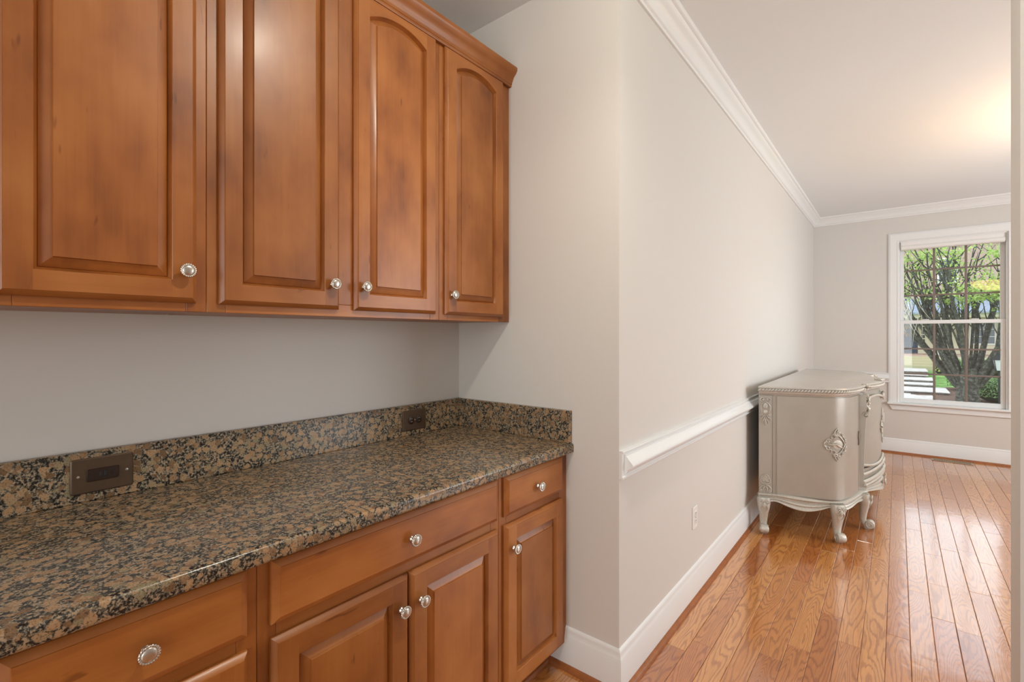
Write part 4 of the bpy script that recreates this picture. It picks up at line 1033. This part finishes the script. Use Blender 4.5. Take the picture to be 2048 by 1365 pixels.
shrub('hedge', (26.6, -5.2, -.80), (1.0, 1.0, .55), 1500, M['dleaf'], 'rounded green hedge at the right edge of the window', 'clipped hedges')
shrub('shrub', (29.6, -2.45, -.72), (.75, .66, .52), 1700, M['dleaf'], 'dark green bush beside the slab steps, left of the trunk', 'garden shrubs')
shrub('shrub', (28.2, 1.50, -.85), (.6, .52, .62), 1200, M['dleaf'], 'dark green bush at the left edge of the window', 'garden shrubs')
shrub('shrub', (35.6, -2.3, -.35), (.5, .62, .48), 700, M['dleaf'], 'bush at the foot of the white porch column', 'garden shrubs')
shrub('shrub', (33.6, -1.72, -.38), (.28, .24, .36), 260, M['yleaf'], 'yellow green plant beside the top slab step', 'garden shrubs', .12)
shrub('shrub', (36.5, -6.4, -.35), (.7, 1.3, .6), 1200, M['dleaf'], 'wide bush below the porch seen right of the tree', 'garden shrubs')
shrub('shrub', (36.0, -3.95, -.40), (.6, .8, .5), 900, M['dleaf'], 'bush below the porch seen behind the tree trunk', 'garden shrubs')

# ---- the multi-stemmed tree
random.seed(5)
TX, TY, TZ = 23.6, -1.98, gz(23.6, -1.98) - .1
tree = empty('tree', (TX, TY, TZ), 'large many-stemmed grey tree with fresh green leaves outside the window', 'tree')
mb = MB(); loops = []
for z, r in ((0, .46), (.12, .37), (.35, .32), (.75, .30), (1.05, .32), (1.3, .31), (1.55, .20)):
    loops.append([(TX + r*cos(2*pi*k/22)*(1 + .09*sin(5*2*pi*k/22 + z) + .04*sin(9*2*pi*k/22)), TY + r*sin(2*pi*k/22)*(1 + .09*sin(5*2*pi*k/22 + z)), TZ + z) for k in range(22)])
mb.loft(loops, True, True, True); trunk = mb.build('trunk', M['bark'], tree, smooth=60)
tips = []
def branch(p, d, L, r, lvl, out, taper=.55):
    n = 9; pts = [Vector(p)]; rs_ = [r]; d = Vector(d).normalized()
    wob = Vector((random.uniform(-1, 1), random.uniform(-1, 1), 0))*.10
    for i in range(n):
        d = (d + wob*.35 + Vector((random.uniform(-.07, .07), random.uniform(-.07, .07), .035))).normalized()
        pts.append(pts[-1] + d*(L/n)); rs_.append(r*(1 - (1 - taper)*(i + 1)/n))
    out.tube(pts, rs_, 9 if lvl < 2 else 6)
    return pts, d, rs_
stems = []
for k in range(27):                                        # stems fan mostly across the view, (Y)
    f_ = (k + .5)/27*2 - 1
    lean = f_*.88 + random.uniform(-.09, .09); dep = random.uniform(-.38, .38)
    stems.append((lean, dep))
for lean, dep in stems:
    mbs = MB()
    p0 = Vector((TX + dep*.30, TY - lean*.33, TZ + .85 + .30*(1 - abs(lean)) + random.uniform(-.1, .1)))
    pts, d, rr_ = branch(p0, (dep, -lean, 1.18), random.uniform(2.6, 3.4), random.uniform(.048, .085), 0, mbs, .62)
    subs = []
    for c in range(2):
        i0 = random.choice((3, 4, 5, 6)); q = Vector((random.uniform(-.35, .35), random.uniform(-.30, .30) - lean*.15, .95))
        p2, d2, r2 = branch(pts[i0], (d*.9 + q*.55), random.uniform(1.8, 2.8), rr_[i0]*.62, 1, mbs, .45); subs.append((p2, d2, r2))
    p2, d2, r2 = branch(pts[-1], d + Vector((random.uniform(-.2, .2), random.uniform(-.25, .25), .2)), random.uniform(1.5, 2.2), rr_[-1]*.95, 1, mbs, .4); subs.append((p2, d2, r2))
    for p2, d2, r2 in subs:
        for c in range(3):
            i0 = random.choice((3, 5, 7, 9)); q = Vector((random.uniform(-.9, .9), random.uniform(-.9, .9), random.uniform(-.1, .6)))
            p3, d3, r3 = branch(p2[i0], d2*.5 + q, random.uniform(.6, 1.3), .022, 2, mbs, .3); tips.append(p3)
    mbs.build('stem', M['bark'], tree, smooth=60)
mbt = MB()                                                 # pale bare twigs on the left side
for k in range(16):
    a = Vector((TX - .8 + random.uniform(-.3, .3), TY + 1.35 + random.uniform(-.1, .55), 1.9 + random.uniform(0, .9)))
    branch(a, (random.uniform(-.3, .3), random.uniform(-.3, .5), -1.0), random.uniform(.5, 1.1), .013, 2, mbt, .3)
mbt.build('bare_twigs', M['twig'], tree, smooth=60)
mbl = MB()
def cluster(c, spread, n):
    for k in range(n):
        p = Vector((c[0] + random.gauss(0, spread[0]), c[1] + random.gauss(0, spread[1]), c[2] + random.gauss(0, spread[2])))
        leaf(mbl, p, (random.uniform(-1, .2), random.uniform(-.7, .7), random.uniform(.0, 1)), random.uniform(.07, .13), random.uniform(.05, .085))
for p3 in tips:
    if random.random() < .55:
        for q in p3[4:]:
            if q.z > 2.6: cluster(q, (.10, .12, .08), 4)
for c, s_, n in (((22.9, -3.0, 4.1), (.4, .42, .30), 520), ((22.7, -2.35, 2.78), (.35, .42, .13), 420), ((22.8, -2.9, 2.95), (.35, .32, .14), 340), ((22.9, -1.75, 2.55), (.3, .28, .11), 170), ((23.0, -.55, 4.2), (.35, .30, .22), 260), ((23.0, -1.5, 4.35), (.3, .28, .16), 140), ((22.8, -2.9, 2.35), (.3, .22, .09), 120)):
    for k in range(n//14):
        cc = (c[0] + random.gauss(0, s_[0]), c[1] + random.gauss(0, s_[1]), c[2] + random.gauss(0, s_[2])); cluster(cc, (.09, .09, .05), 14)
mbl.build('leaves', M['leaf'], tree, kind='stuff', recalc=False)
